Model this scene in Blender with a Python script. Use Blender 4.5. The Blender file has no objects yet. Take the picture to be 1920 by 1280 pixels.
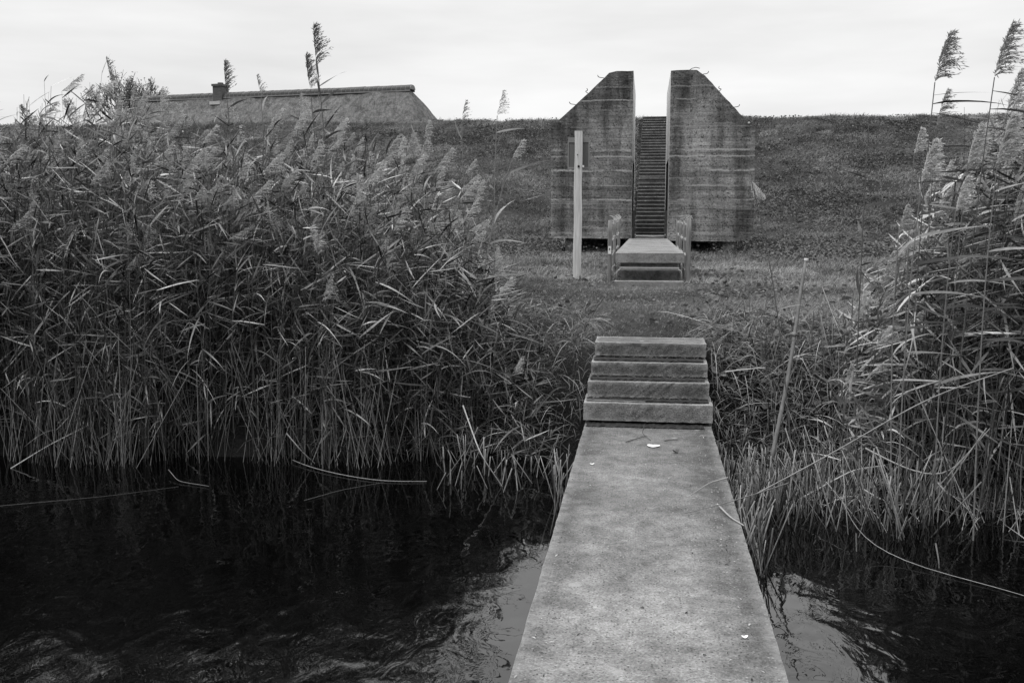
import bpy, bmesh, math, random
import numpy as np
from mathutils import Vector

R = math.radians
rng = np.random.default_rng(7)
random.seed(7)
S = bpy.context.scene
COL = S.collection

# ------------------------------------------------------------------ camera
CAMZ = 2.10
YAW, PITCH, FPX = R(7.63), R(7.26), 1867.0
cd = bpy.data.cameras.new('camera')
cam = bpy.data.objects.new('camera', cd); COL.objects.link(cam)
cd.sensor_width = 36; cd.lens = 36 * FPX / 1920; cd.clip_end = 6000; cd.clip_start = 0.05
cam.location = (0, 0, CAMZ)
cam.rotation_euler = (R(90) - PITCH, 0, YAW)
S.camera = cam
S.render.resolution_x = 1024; S.render.resolution_y = 682
S.view_settings.view_transform = 'Standard'; S.view_settings.look = 'None'
S.view_settings.exposure = 0.32; S.view_settings.gamma = 1.0
S.cycles.max_bounces = 6

# ------------------------------------------------------------------ overcast sky
SUN_EL, SUN_AZ = R(66), R(220)
W = bpy.data.worlds.new('World'); S.world = W; W.use_nodes = True
nt = W.node_tree; nt.nodes.clear()
def N(t, k, **kw):
    n = t.nodes.new(k)
    for a, b in kw.items(): setattr(n, a, b)
    return n
out = N(nt, 'ShaderNodeOutputWorld'); bg = N(nt, 'ShaderNodeBackground')
sky = N(nt, 'ShaderNodeTexSky', sky_type='NISHITA', sun_disc=False)
sky.sun_elevation = SUN_EL; sky.sun_rotation = SUN_AZ; sky.dust_density = 4
bw = N(nt, 'ShaderNodeRGBToBW')
sc = N(nt, 'ShaderNodeMath', operation='MULTIPLY'); sc.inputs[1].default_value = 0.010
tc = N(nt, 'ShaderNodeTexCoord'); sp = N(nt, 'ShaderNodeSeparateXYZ')
mr = N(nt, 'ShaderNodeValToRGB')
cr = mr.color_ramp; cr.elements[0].position = 0.0; cr.elements[0].color = (.74,)*3 + (1,)
cr.elements[1].position = 1.0; cr.elements[1].color = (2.5,)*3 + (1,)
e = cr.elements.new(.19); e.color = (.70,)*3 + (1,)
e = cr.elements.new(.45); e.color = (1.7,)*3 + (1,)
mp = N(nt, 'ShaderNodeMapping'); mp.inputs['Scale'].default_value = (1.0, 1.0, 5.5)
mp.inputs['Rotation'].default_value = (R(4), R(5), 0)
nz = N(nt, 'ShaderNodeTexNoise'); nz.inputs['Scale'].default_value = 2.4
nz.inputs['Detail'].default_value = 5; nz.inputs['Roughness'].default_value = .5
cm = N(nt, 'ShaderNodeMapRange'); cm.inputs['From Min'].default_value = .3; cm.inputs['From Max'].default_value = .7
cm.inputs['To Min'].default_value = .78; cm.inputs['To Max'].default_value = 1.10
mu = N(nt, 'ShaderNodeMath', operation='MULTIPLY'); ad = N(nt, 'ShaderNodeMath', operation='ADD')
L = nt.links.new
L(tc.outputs['Generated'], sp.inputs[0]); L(sp.outputs['Z'], mr.inputs[0])
L(tc.outputs['Generated'], mp.inputs[0]); L(mp.outputs[0], nz.inputs['Vector']); L(nz.outputs[0], cm.inputs[0])
L(mr.outputs[0], mu.inputs[0]); L(cm.outputs[0], mu.inputs[1])
L(sky.outputs[0], bw.inputs[0]); L(bw.outputs[0], sc.inputs[0])
rear = N(nt, 'ShaderNodeMapRange'); rear.interpolation_type = 'SMOOTHSTEP'  # added dimming of the unseen sky behind the camera, darkens front faces
for i_, v_ in ((1, -.45), (2, .35), (3, .52), (4, 1.0)): rear.inputs[i_].default_value = v_
m3 = N(nt, 'ShaderNodeMath', operation='MULTIPLY')
L(sp.outputs['Y'], rear.inputs[0]); L(mu.outputs[0], m3.inputs[0]); L(rear.outputs[0], m3.inputs[1])
L(m3.outputs[0], ad.inputs[0]); L(sc.outputs[0], ad.inputs[1])
L(ad.outputs[0], bg.inputs['Color']); L(bg.outputs[0], out.inputs[0])
bg.inputs['Strength'].default_value = 0.98
W.cycles.sampling_method = 'MANUAL'; W.cycles.sample_map_resolution = 512

sd = bpy.data.lights.new('sun', 'SUN'); sd.energy = 1.5; sd.angle = R(12); sd.color = (1, .995, .985)
so = bpy.data.objects.new('sun', sd); COL.objects.link(so)
so.rotation_euler = (R(24), 0, R(-40))

# ------------------------------------------------------------------ helpers
_a = np.array([-math.sin(YAW), math.cos(YAW)]); _r = np.array([math.cos(YAW), math.sin(YAW)])
def ray(px, py):
    """direction in the world of a point of the photograph (for measuring only)"""
    u = (px - 960) / FPX; v = (640 - py) / FPX
    f = math.cos(PITCH) + v * math.sin(PITCH); z = -math.sin(PITCH) + v * math.cos(PITCH)
    d = _a * f + _r * u
    return np.array([d[0], d[1], z])
def atY(px, py, Y):
    d = ray(px, py); return d * (Y / d[1]) + np.array([0, 0, CAMZ])
def atZ(px, py, Z):
    d = ray(px, py); return d * ((Z - CAMZ) / d[2]) + np.array([0, 0, CAMZ])

def tag(o, label=None, cat=None, group=None, kind=None):
    if label: o['label'] = label
    if cat: o['category'] = cat
    if group: o['group'] = group
    if kind: o['kind'] = kind
    return o
def empty(name, loc=(0, 0, 0), rz=0):
    o = bpy.data.objects.new(name, None); COL.objects.link(o)
    o.location = loc; o.rotation_euler = (0, 0, rz); o.empty_display_size = .2
    return o
def wloc(o):
    v = np.zeros(3, np.float32)
    while o is not None: v = v + np.array(o.location, np.float32); o = o.parent
    return v
def mk(name, V, F, mat, parent=None, tone=None, smooth=False):
    """V (n,3), F (m,4) or (m,3) int or list of arrays -> mesh object; fast path"""
    V = np.asarray(V, np.float32)
    if parent is not None: V = V - wloc(parent)
    me = bpy.data.meshes.new(name)
    if isinstance(F, list) and F and not np.isscalar(F[0]) and not isinstance(F[0], np.ndarray):
        me.from_pydata(V.tolist(), [], [tuple(int(i) for i in f) for f in F])
    else:
        Fs = F if isinstance(F, list) else [F]
        Fs = [np.asarray(f, np.int32) for f in Fs if len(f)]
        loops = np.concatenate([f.ravel() for f in Fs])
        tot = np.concatenate([np.full(len(f), f.shape[1], np.int32) for f in Fs])
        st = np.concatenate([[0], np.cumsum(tot)[:-1]]).astype(np.int32)
        me.vertices.add(len(V)); me.vertices.foreach_set('co', V.ravel())
        me.loops.add(len(loops)); me.loops.foreach_set('vertex_index', loops)
        me.polygons.add(len(tot)); me.polygons.foreach_set('loop_start', st); me.polygons.foreach_set('loop_total', tot)
        me.update(calc_edges=True)
    if smooth: me.polygons.foreach_set('use_smooth', np.ones(len(me.polygons), bool))
    if tone is not None:
        at = me.attributes.new('tone', 'FLOAT', 'POINT'); at.data.foreach_set('value', np.asarray(tone, np.float32))
    me.materials.append(mat)
    o = bpy.data.objects.new(name, me); COL.objects.link(o)
    if parent is not None: o.parent = parent
    return o

def hsh(i, j, s):
    v = np.sin(i * 127.1 + j * 311.7 + s * 74.7) * 43758.5453
    return v - np.floor(v)
def vn(x, y, s=0):
    """value noise 0..1"""
    xi, yi = np.floor(x), np.floor(y); fx, fy = x - xi, y - yi
    fx = fx * fx * (3 - 2 * fx); fy = fy * fy * (3 - 2 * fy)
    a = hsh(xi, yi, s); b = hsh(xi + 1, yi, s); c = hsh(xi, yi + 1, s); d = hsh(xi + 1, yi + 1, s)
    return (a * (1 - fx) + b * fx) * (1 - fy) + (c * (1 - fx) + d * fx) * fy
def fbm(x, y, s=0, o=4):
    t = 0; am = .5; f = 1
    for k in range(o):
        t = t + am * vn(x * f, y * f, s + k); am *= .5; f *= 2.03
    return t / (1 - .5 ** o)

def unit(v):
    return v / np.maximum(np.linalg.norm(v, axis=-1, keepdims=True), 1e-9)
class Geo:
    def __init__(s): s.V = []; s.Q = []; s.T = []; s.t3 = []; s.n = 0
    def strips(s, P, H, tone):
        """P (N,S,3) centre lines, H (N,S,3) half-width vectors, tone (N,)"""
        n, k, _ = P.shape
        V = np.stack([P - H, P + H], 2).reshape(n, k * 2, 3)
        b = np.arange(n)[:, None] * (k * 2) + s.n
        q = []
        for i in range(k - 1):
            q.append(np.stack([b[:, 0] + 2*i, b[:, 0] + 2*i + 1, b[:, 0] + 2*i + 3, b[:, 0] + 2*i + 2], 1))
        s.Q.append(np.concatenate(q)); s.V.append(V.reshape(-1, 3)); s.T.append(np.repeat(tone, k * 2)); s.n += n * k * 2
    def tubes(s, P, rad, tone, sides=4):
        """P (N,S,3); rad (N,S)"""
        n, k, _ = P.shape
        T = np.gradient(P, axis=1) if k > 2 else np.repeat(P[:, 1:] - P[:, :1], 2, 1)
        T = unit(T); ref = np.zeros_like(T); ref[..., 1] = 1
        ref = np.where((np.abs(T[..., 1:2]) > .9), np.array([1., 0, 0]), ref)
        A = unit(np.cross(T, ref)); B = np.cross(T, A)
        ang = np.arange(sides) * 2 * math.pi / sides
        V = P[:, :, None] + rad[:, :, None, None] * (A[:, :, None] * np.cos(ang)[None, None, :, None] + B[:, :, None] * np.sin(ang)[None, None, :, None])
        b = np.arange(n) * (k * sides) + s.n
        q = []
        for i in range(k - 1):
            for j in range(sides):
                j2 = (j + 1) % sides
                q.append(np.stack([b + i*sides + j, b + i*sides + j2, b + (i+1)*sides + j2, b + (i+1)*sides + j], 1))
        if sides == 4:
            q.append(np.stack([b + (k-1)*4 + j for j in range(4)], 1)); q.append(np.stack([b + j for j in (3, 2, 1, 0)], 1))
        s.Q.append(np.concatenate(q)); s.V.append(V.reshape(-1, 3)); s.T.append(np.repeat(tone, k * sides)); s.n += n * k * sides
    def build(s, name, mat, parent=None, smooth=False):
        return mk(name, np.concatenate(s.V), np.concatenate(s.Q), mat, parent, np.concatenate(s.T), smooth)

def box(V, F, x0, x1, y0, y1, z0, z1):
    n = len(V)
    V += [(x0,y0,z0),(x1,y0,z0),(x1,y1,z0),(x0,y1,z0),(x0,y0,z1),(x1,y0,z1),(x1,y1,z1),(x0,y1,z1)]
    F += [(n,n+3,n+2,n+1),(n+4,n+5,n+6,n+7),(n,n+1,n+5,n+4),(n+1,n+2,n+6,n+5),(n+2,n+3,n+7,n+6),(n+3,n,n+4,n+7)]
def slab(name, x0, x1, y0, y1, z0, z1, mat, parent=None, bev=.012, nx=10, ny=1, nz=1, jit=0, zslope=0, round_=2):
    """closed box with a subdivided, slightly worn surface and bevelled edges"""
    bm = bmesh.new()
    g = {}
    xs = np.linspace(x0, x1, nx+1); ys = np.linspace(y0, y1, ny+1); zs = np.linspace(z0, z1, nz+1)
    def v(i, j, k):
        if (i, j, k) not in g: 
            zz = zs[k] + zslope * (ys[j] - y0)
            g[(i,j,k)] = bm.verts.new((xs[i], ys[j], zz))
        return g[(i,j,k)]
    for i in range(nx):
        for j in range(ny):
            bm.faces.new((v(i,j,0), v(i,j+1,0), v(i+1,j+1,0), v(i+1,j,0)))
            bm.faces.new((v(i,j,nz), v(i+1,j,nz), v(i+1,j+1,nz), v(i,j+1,nz)))
    for i in range(nx):
        for k in range(nz):
            bm.faces.new((v(i,0,k), v(i+1,0,k), v(i+1,0,k+1), v(i,0,k+1)))
            bm.faces.new((v(i,ny,k), v(i,ny,k+1), v(i+1,ny,k+1), v(i+1,ny,k)))
    for j in range(ny):
        for k in range(nz):
            bm.faces.new((v(0,j,k), v(0,j,k+1), v(0,j+1,k+1), v(0,j+1,k)))
            bm.faces.new((v(nx,j,k), v(nx,j+1,k), v(nx,j+1,k+1), v(nx,j,k+1)))
    if bev:
        es = [e for e in bm.edges if len(e.link_faces) == 2 and e.calc_face_angle(0) > .8]
        bmesh.ops.bevel(bm, geom=es, offset=bev, segments=round_, affect='EDGES', profile=.5)
    if jit:
        r = random.Random(hash(name) % 1000 + int(y0 * 100))
        for q in bm.verts:
            q.co += Vector((r.uniform(-1,1), r.uniform(-1,1), r.uniform(-.6,.6))) * jit
    me = bpy.data.meshes.new(name); 
    if parent is not None:
        pw = Vector([float(c) for c in wloc(parent)])
        for q in bm.verts: q.co -= pw
    bm.to_mesh(me); bm.free(); me.materials.append(mat)
    o = bpy.data.objects.new(name, me); COL.objects.link(o)
    if parent is not None: o.parent = parent
    return o
def tube(name, pts, r, mat, parent=None, sides=8, smooth=True, cap=True):
    P = np.array(pts, float); k = len(P)
    rr = np.full(k, r) if np.isscalar(r) else np.array(r, float)
    T = unit(np.gradient(P, axis=0)); ref = np.array([0, 0, 1.]) if abs(T[0][2]) < .9 else np.array([1., 0, 0])
    V = []; F = []
    for i in range(k):
        A = unit(np.cross(T[i], ref)); B = np.cross(T[i], A)
        for j in range(sides):
            a = 2 * math.pi * j / sides
            V.append(P[i] + rr[i] * (A * math.cos(a) + B * math.sin(a)))
    for i in range(k-1):
        for j in range(sides):
            j2 = (j+1) % sides
            F.append((i*sides+j, i*sides+j2, (i+1)*sides+j2, (i+1)*sides+j))
    if cap: F.append(tuple(range(sides))[::-1]); F.append(tuple((k-1)*sides + j for j in range(sides)))
    return mk(name, np.array(V), F, mat, parent, None, smooth)

# ------------------------------------------------------------------ materials
def newmat(name, rough=.85, spec=.3):
    m = bpy.data.materials.new(name); m.use_nodes = True
    t = m.node_tree; b = t.nodes['Principled BSDF']
    b.inputs['Roughness'].default_value = rough
    b.inputs['Specular IOR Level'].default_value = spec
    return m, t, b
def math_(t, op, a, b=None, c=None):
    n = N(t, 'ShaderNodeMath', operation=op)
    for i, x in enumerate((a, b, c)):
        if x is None: continue
        if isinstance(x, (int, float)): n.inputs[i].default_value = x
        else: t.links.new(x, n.inputs[i])
    return n.outputs[0]
def noise(t, vec, scale, detail=4, rough=.55, dist=0, sc3=None, loc=None):
    if sc3 or loc:
        m = N(t, 'ShaderNodeMapping')
        if sc3: m.inputs['Scale'].default_value = sc3
        if loc: m.inputs['Location'].default_value = loc
        t.links.new(vec, m.inputs[0]); vec = m.outputs[0]
    n = N(t, 'ShaderNodeTexNoise'); n.inputs['Scale'].default_value = scale
    n.inputs['Detail'].default_value = detail; n.inputs['Roughness'].default_value = rough; n.inputs['Distortion'].default_value = dist
    t.links.new(vec, n.inputs['Vector']); return n.outputs[0]
def rmp(t, x, a, b, c, d):
    n = N(t, 'ShaderNodeMapRange'); n.inputs[1].default_value = a; n.inputs[2].default_value = b
    n.inputs[3].default_value = c; n.inputs[4].default_value = d; t.links.new(x, n.inputs[0]); return n.outputs[0]
def mixf(t, f, a, b):
    n = N(t, 'ShaderNodeMix', data_type='FLOAT')
    for i, x in ((0, f), (2, a), (3, b)):
        if isinstance(x, (int, float)): n.inputs[i].default_value = x
        else: t.links.new(x, n.inputs[i])
    return n.outputs[0]
def objco(t):
    return N(t, 'ShaderNodeNewGeometry').outputs['Position']
def grey(t, x, b):
    c = N(t, 'ShaderNodeCombineColor')
    for i in range(3): t.links.new(x, c.inputs[i])
    t.links.new(c.outputs[0], b.inputs['Base Color'])
def bump(t, h, b, strength=.5, dist=.01, prev=None):
    n = N(t, 'ShaderNodeBump'); n.inputs['Strength'].default_value = strength; n.inputs['Distance'].default_value = dist
    t.links.new(h, n.inputs['Height'])
    if prev is not None: t.links.new(prev, n.inputs['Normal'])
    t.links.new(n.outputs[0], b.inputs['Normal']); return n.outputs[0]

def m_leaf(name, lo, hi, rough=.6, trans=.35, spec=.3):
    m, t, b = newmat(name, rough, spec)
    at = N(t, 'ShaderNodeAttribute', attribute_name='tone')
    p = objco(t)
    v = noise(t, p, 30, 2)
    x = mixf(t, at.outputs['Fac'], lo, hi)
    x = math_(t, 'MULTIPLY', x, rmp(t, v, .3, .7, .8, 1.2))
    grey(t, x, b)
    if trans:
        o = t.nodes['Material Output']
        tr = N(t, 'ShaderNodeBsdfTranslucent'); mx = N(t, 'ShaderNodeMixShader'); mx.inputs[0].default_value = trans
        c = N(t, 'ShaderNodeCombineColor')
        for i in range(3): t.links.new(x, c.inputs[i])
        t.links.new(c.outputs[0], tr.inputs[0])
        t.links.new(b.outputs[0], mx.inputs[1]); t.links.new(tr.outputs[0], mx.inputs[2]); t.links.new(mx.outputs[0], o.inputs[0])
    return m
M_REED = m_leaf('reed_leaf_green_and_straw', .005, .60, .42, .15, .5)
M_STEM = m_leaf('reed_stalk', .006, .36, .6, 0, .3)
M_PLUME = m_leaf('reed_plume', .06, .55, .8, .35, .1)
M_GRASS = m_leaf('grass_blade', .012, .36, .6, .2, .25)
M_STRAW = m_leaf('dry_grass', .012, .48, .65, .2, .3)
M_WEED = m_leaf('weed_leaf', .012, .30, .75, .2, .15)
M_TWIG = m_leaf('twig', .03, .12, .8, 0, .2)

# bunker concrete, shuttered in boards
def concrete_board(name):
    m, t, b = newmat(name, .9, .2)
    p = objco(t); s = N(t, 'ShaderNodeSeparateXYZ'); t.links.new(p, s.inputs[0])
    wob = noise(t, p, .5, 2, sc3=(1, 1, 1)); wz = noise(t, p, 1.7, 1, sc3=(0, 0, 1))
    zz0 = math_(t, 'ADD', s.outputs['Z'], rmp(t, noise(t, p, 1.5, 4, .7, sc3=(1, 1, 0)), .3, .7, -.03, .03))
    zz = math_(t, 'ADD', s.outputs['Z'], rmp(t, wob, 0, 1, -.06, .06))
    zz = math_(t, 'ADD', zz, rmp(t, wz, .2, .8, -.22, .22))
    q = math_(t, 'DIVIDE', zz, .150)
    fl = math_(t, 'FLOOR', q); fr = math_(t, 'FRACT', q)
    wn = N(t, 'ShaderNodeTexWhiteNoise', noise_dimensions='1D'); t.links.new(fl, wn.inputs['W'])
    # each board run: own tone
    tone = rmp(t, wn.outputs['Value'], 0, 1, .82, 1.18)
    big = rmp(t, noise(t, p, .5, 4, .6, loc=(4.1, 0, 2.2)), .34, .66, .4, 1.6)
    wet = rmp(t, noise(t, p, 1.0, 4, .6, sc3=(2.6, 2.6, .35), loc=(3, 1, 0)), .42, .64, 1.15, .38)
    mid = rmp(t, noise(t, p, 4.5, 6, .7, sc3=(.3, .3, 2.4)), .36, .64, .75, 1.25)
    grain = rmp(t, noise(t, p, 26, 5, .8), .38, .62, .62, 1.38)
    pit = rmp(t, noise(t, p, 26, 2, .5, loc=(9, 4, 2)), .33, .42, .3, 1)
    top = rmp(t, math_(t, 'ADD', s.outputs['Z'], rmp(t, noise(t, p, 1.4, 5, .7, sc3=(2.5, 2.5, .5)), .3, .7, -.6, .6)), 4.7, 5.8, 1, .55)   # soot-dark algae below the cap
    big = math_(t, 'MULTIPLY', big, top)
    base = .18
    x = math_(t, 'MULTIPLY', tone, big); x = math_(t, 'MULTIPLY', x, wet); x = math_(t, 'MULTIPLY', x, mid)
    x = math_(t, 'MULTIPLY', x, grain); x = math_(t, 'MULTIPLY', x, pit); x = math_(t, 'MULTIPLY', x, base)
    # lime along some joints
    jn = math_(t, 'SUBTRACT', 1, rmp(t, math_(t, 'ABSOLUTE', math_(t, 'SUBTRACT', fr, .5)), .34, .5, 1, 0))
    sel = rmp(t, wn.outputs['Value'], .62, .66, 0, 1)
    ln = noise(t, p, 1.6, 5, .7, sc3=(1, 1, 4), loc=(2, 7, 5))
    lime = math_(t, 'MULTIPLY', math_(t, 'MULTIPLY', jn, sel), rmp(t, ln, .46, .56, 0, .5))
    for k_, (zc, hw, st_) in enumerate(((5.29, .02, .5), (4.97, .022, .8), (4.30, .02, .45), (4.62, .02, .4), (3.72, .03, 1), (3.56, .022, .9), (3.21, .03, 1), (2.82, .02, .8), (2.47, .026, 1), (2.40, .06, .4), (1.62, .04, .6))):
        d_ = math_(t, 'ABSOLUTE', math_(t, 'SUBTRACT', zz0, zc + .0))
        g_ = rmp(t, noise(t, p, .9, 5, .75, sc3=(1, 1, 2), loc=(k_ * 3.7, 0, k_ * 1.3)), .44, .53, 0, st_)
        lime = math_(t, 'MAXIMUM', lime, math_(t, 'MULTIPLY', rmp(t, d_, hw * .5, hw * 1.1, 1, 0), g_))
    lime2 = math_(t, 'MULTIPLY', rmp(t, noise(t, p, 2.2, 6, .75, sc3=(.45, .45, 3.2), loc=(5, 5, 11)), .56, .68, 0, .75), rmp(t, noise(t, p, 20, 3), .4, .6, .3, 1))
    lime = math_(t, 'MAXIMUM', lime, lime2)
    x = mixf(t, math_(t, 'MULTIPLY', lime, rmp(t, noise(t, p, 30, 3), .35, .6, .35, .95)), x, .42)
    # dark joint line
    dk = rmp(t, math_(t, 'ABSOLUTE', math_(t, 'SUBTRACT', fr, .5)), .39, .5, 1, .68)
    x = math_(t, 'MULTIPLY', x, dk)
    grey(t, math_(t, 'MAXIMUM', x, .012), b)
    h = math_(t, 'ADD', math_(t, 'MULTIPLY', grain, .25), math_(t, 'MULTIPLY', dk, .5))
    h = math_(t, 'ADD', h, math_(t, 'MULTIPLY', wn.outputs['Value'], .3))
    h = math_(t, 'ADD', h, math_(t, 'MULTIPLY', pit, .5))
    bump(t, h, b, .8, .012)
    return m
M_BUNKER = concrete_board('board_marked_concrete')
def concrete_cut():
    m, t, b = newmat('sawn_concrete', .7, .3)
    p = objco(t)
    x = rmp(t, noise(t, p, 1.2, 4, .6, sc3=(1, 1, .4)), .3, .7, .4, .6)
    v = N(t, 'ShaderNodeTexVoronoi'); v.inputs['Scale'].default_value = 45; t.links.new(p, v.inputs['Vector'])
    x = math_(t, 'MULTIPLY', x, rmp(t, v.outputs['Color'], 0, 1, .7, 1.2))
    grey(t, x, b); return m
M_CUT = concrete_cut()
def concrete_deck(name, base, edge=True, nose=.0):
    m, t, b = newmat(name, .8, .35)
    p = objco(t)
    big = rmp(t, noise(t, p, 1.6, 6, .7), .38, .62, .74, 1.24)
    mid = rmp(t, noise(t, p, 7, 7, .8), .38, .62, .68, 1.32)
    sand = rmp(t, noise(t, p, 95, 4, .8), .38, .62, .62, 1.38)
    v = N(t, 'ShaderNodeTexVoronoi'); v.inputs['Scale'].default_value = 62; v.inputs['Randomness'].default_value = 1; t.links.new(p, v.inputs['Vector'])
    sepc = N(t, 'ShaderNodeSeparateColor'); t.links.new(v.outputs['Color'], sepc.inputs[0])
    gr = math_(t, 'MULTIPLY', rmp(t, v.outputs['Distance'], .22, .34, 1, 0), rmp(t, sepc.outputs[0], .74, .78, 0, 1))
    gr = math_(t, 'MULTIPLY', gr, rmp(t, sepc.outputs[1], 0, 1, .25, 1))
    v2 = N(t, 'ShaderNodeTexVoronoi'); v2.inputs['Scale'].default_value = 80; t.links.new(p, v2.inputs['Vector'])
    sep2 = N(t, 'ShaderNodeSeparateColor'); t.links.new(v2.outputs['Color'], sep2.inputs[0])
    dk = math_(t, 'MULTIPLY', rmp(t, v2.outputs['Distance'], .2, .4, 1, 0), rmp(t, sep2.outputs[0], .7, .75, 0, .75))
    v3 = N(t, 'ShaderNodeTexVoronoi'); v3.inputs['Scale'].default_value = 4.2; t.links.new(p, v3.inputs['Vector'])
    sep3 = N(t, 'ShaderNodeSeparateColor'); t.links.new(v3.outputs['Color'], sep3.inputs[0])
    dist = math_(t, 'ADD', v3.outputs['Distance'], rmp(t, noise(t, p, 40, 3), 0, 1, -.08, .08))
    lich = math_(t, 'MULTIPLY', rmp(t, dist, .09, .13, 1, 0), rmp(t, sep3.outputs[0], .6, .65, 0, .6))
    x = math_(t, 'MULTIPLY', math_(t, 'MULTIPLY', big, mid), math_(t, 'MULTIPLY', sand, base))
    if edge:
        s = N(t, 'ShaderNodeSeparateXYZ'); t.links.new(p, s.inputs[0])
        ex = math_(t, 'ADD', math_(t, 'ABSOLUTE', s.outputs['X']), rmp(t, noise(t, p, 3, 5, .7), .2, .8, -.14, .14))
        moss = rmp(t, ex, .24, .47, 1, .52)   # moss and algae grow in from the untrodden edges
        x = math_(t, 'MULTIPLY', x, moss)
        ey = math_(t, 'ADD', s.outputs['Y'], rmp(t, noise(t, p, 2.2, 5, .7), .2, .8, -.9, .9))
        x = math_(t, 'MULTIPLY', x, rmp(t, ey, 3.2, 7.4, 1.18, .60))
    x = math_(t, 'MULTIPLY', x, math_(t, 'SUBTRACT', 1, dk))
    if nose:   # paler along the arrises, broken up by noise
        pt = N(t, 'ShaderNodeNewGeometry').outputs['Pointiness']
        pale_edge = math_(t, 'MULTIPLY', rmp(t, pt, .525, .58, 0, 1), rmp(t, noise(t, p, 14, 5, .8), .38, .6, .25, 1))
        x = mixf(t, math_(t, 'MULTIPLY', pale_edge, .75), x, nose)
    x = mixf(t, math_(t, 'MULTIPLY', gr, rmp(t, noise(t, p, 2.5, 3), .4, .6, .25, .9)), x, .38); x = mixf(t, lich, x, .34)
    grey(t, x, b)
    h = math_(t, 'ADD', sand, math_(t, 'MULTIPLY', mid, .8))
    h = math_(t, 'ADD', h, math_(t, 'MULTIPLY', gr, .6)); h = math_(t, 'SUBTRACT', h, dk)
    bump(t, h, b, .8, .006)
    return m
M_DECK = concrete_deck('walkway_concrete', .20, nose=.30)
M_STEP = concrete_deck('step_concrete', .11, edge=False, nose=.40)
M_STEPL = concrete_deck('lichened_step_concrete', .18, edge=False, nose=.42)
M_STAIR = concrete_deck('stair_concrete', .115, edge=False)
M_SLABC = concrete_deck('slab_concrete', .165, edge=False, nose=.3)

def m_simple(name, v, rough=.7, spec=.3, var=.35, scale=12, sc3=None, bmp=.3, metal=0):
    m, t, b = newmat(name, rough, spec); p = objco(t)
    x = rmp(t, noise(t, p, scale, 5, .65, sc3=sc3), .3, .7, v * (1 - var), v * (1 + var))
    grey(t, x, b); b.inputs['Metallic'].default_value = metal
    if bmp: bump(t, x, b, bmp, .01)
    return m
M_WOOD = m_simple('pale_timber', .50, .7, .25, .22, 14, (3, 3, .25), .25)
M_POSTW = m_simple('grey_fence_timber', .17, .8, .2, .4, 16, (3, 3, .3), .4)
M_GALV = m_simple('galvanised_steel', .20, .5, .5, .3, 30, None, .1, .3)
M_STEEL = m_simple('dark_steel', .05, .5, .4, .3, 20, None, .1, .3)
M_RUST = m_simple('rusty_rebar', .10, .8, .2, .3, 60, None, .2)
M_SIGN = m_simple('sign_back_panel', .12, .55, .3, .06, 3, None, 0)
M_SIGNF = m_simple('sign_frame_aluminium', .2, .5, .5, .15, 8, None, 0)
M_DARKBAND = m_simple('dark_step_band', .03, .95, .1, .6, 30, None, .6)
M_BLACK = m_simple('black_hole', .012, .8, .1, .1, 5, None, 0)
M_WHITE = m_simple('white_label', .7, .6, .3, .06, 5, None, 0)
M_INK = m_simple('label_print', .08, .6, .3, .06, 5, None, 0)
M_BAMBOO = m_simple('weathered_cane', .15, .6, .3, .35, 10, (4, 4, .6), .2)
M_BRICK = m_simple('chimney_brick', .09, .9, .2, .4, 3, (1, 1, 8), .3)
M_LEAD = m_simple('lead_flashing', .45, .6, .3, .15, 5, None, 0)
M_TILE = m_simple('dark_ridge_tile', .05, .6, .3, .3, 4, None, 0)
M_MORTAR = m_simple('pale_ridge_mortar', .19, .9, .2, .15, 4, None, 0)
M_PALEAF = m_simple('white_leaf', .75, .6, .3, .1, 60, None, 0)
M_DARKLEAF = m_simple('brown_leaf', .06, .7, .3, .2, 60, None, 0)
M_WALL = m_simple('house_brick_wall', .12, .9, .2, .25, 8, None, .2)
M_GLASS = m_simple('window_glass', .03, .1, .5, .1, 1, None, 0)
M_FRAMEW = m_simple('window_frame_paint', .7, .5, .4, .05, 5, None, 0)

def thatch():
    m, t, b = newmat('thatch', .95, .1); p = objco(t)
    x = rmp(t, noise(t, p, 2.0, 7, .85, sc3=(1.3, 1, .8)), .38, .62, .06, .24)
    y = rmp(t, noise(t, p, 9, 4, .8, sc3=(1.8, 1, .5)), .3, .7, .55, 1.45)
    z = rmp(t, noise(t, p, .16, 3, .6), .35, .65, .82, 1.2)
    x = math_(t, 'MULTIPLY', math_(t, 'MULTIPLY', x, y), z); grey(t, x, b)
    bump(t, x, b, .9, .35); return m
M_THATCH = thatch()

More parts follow.
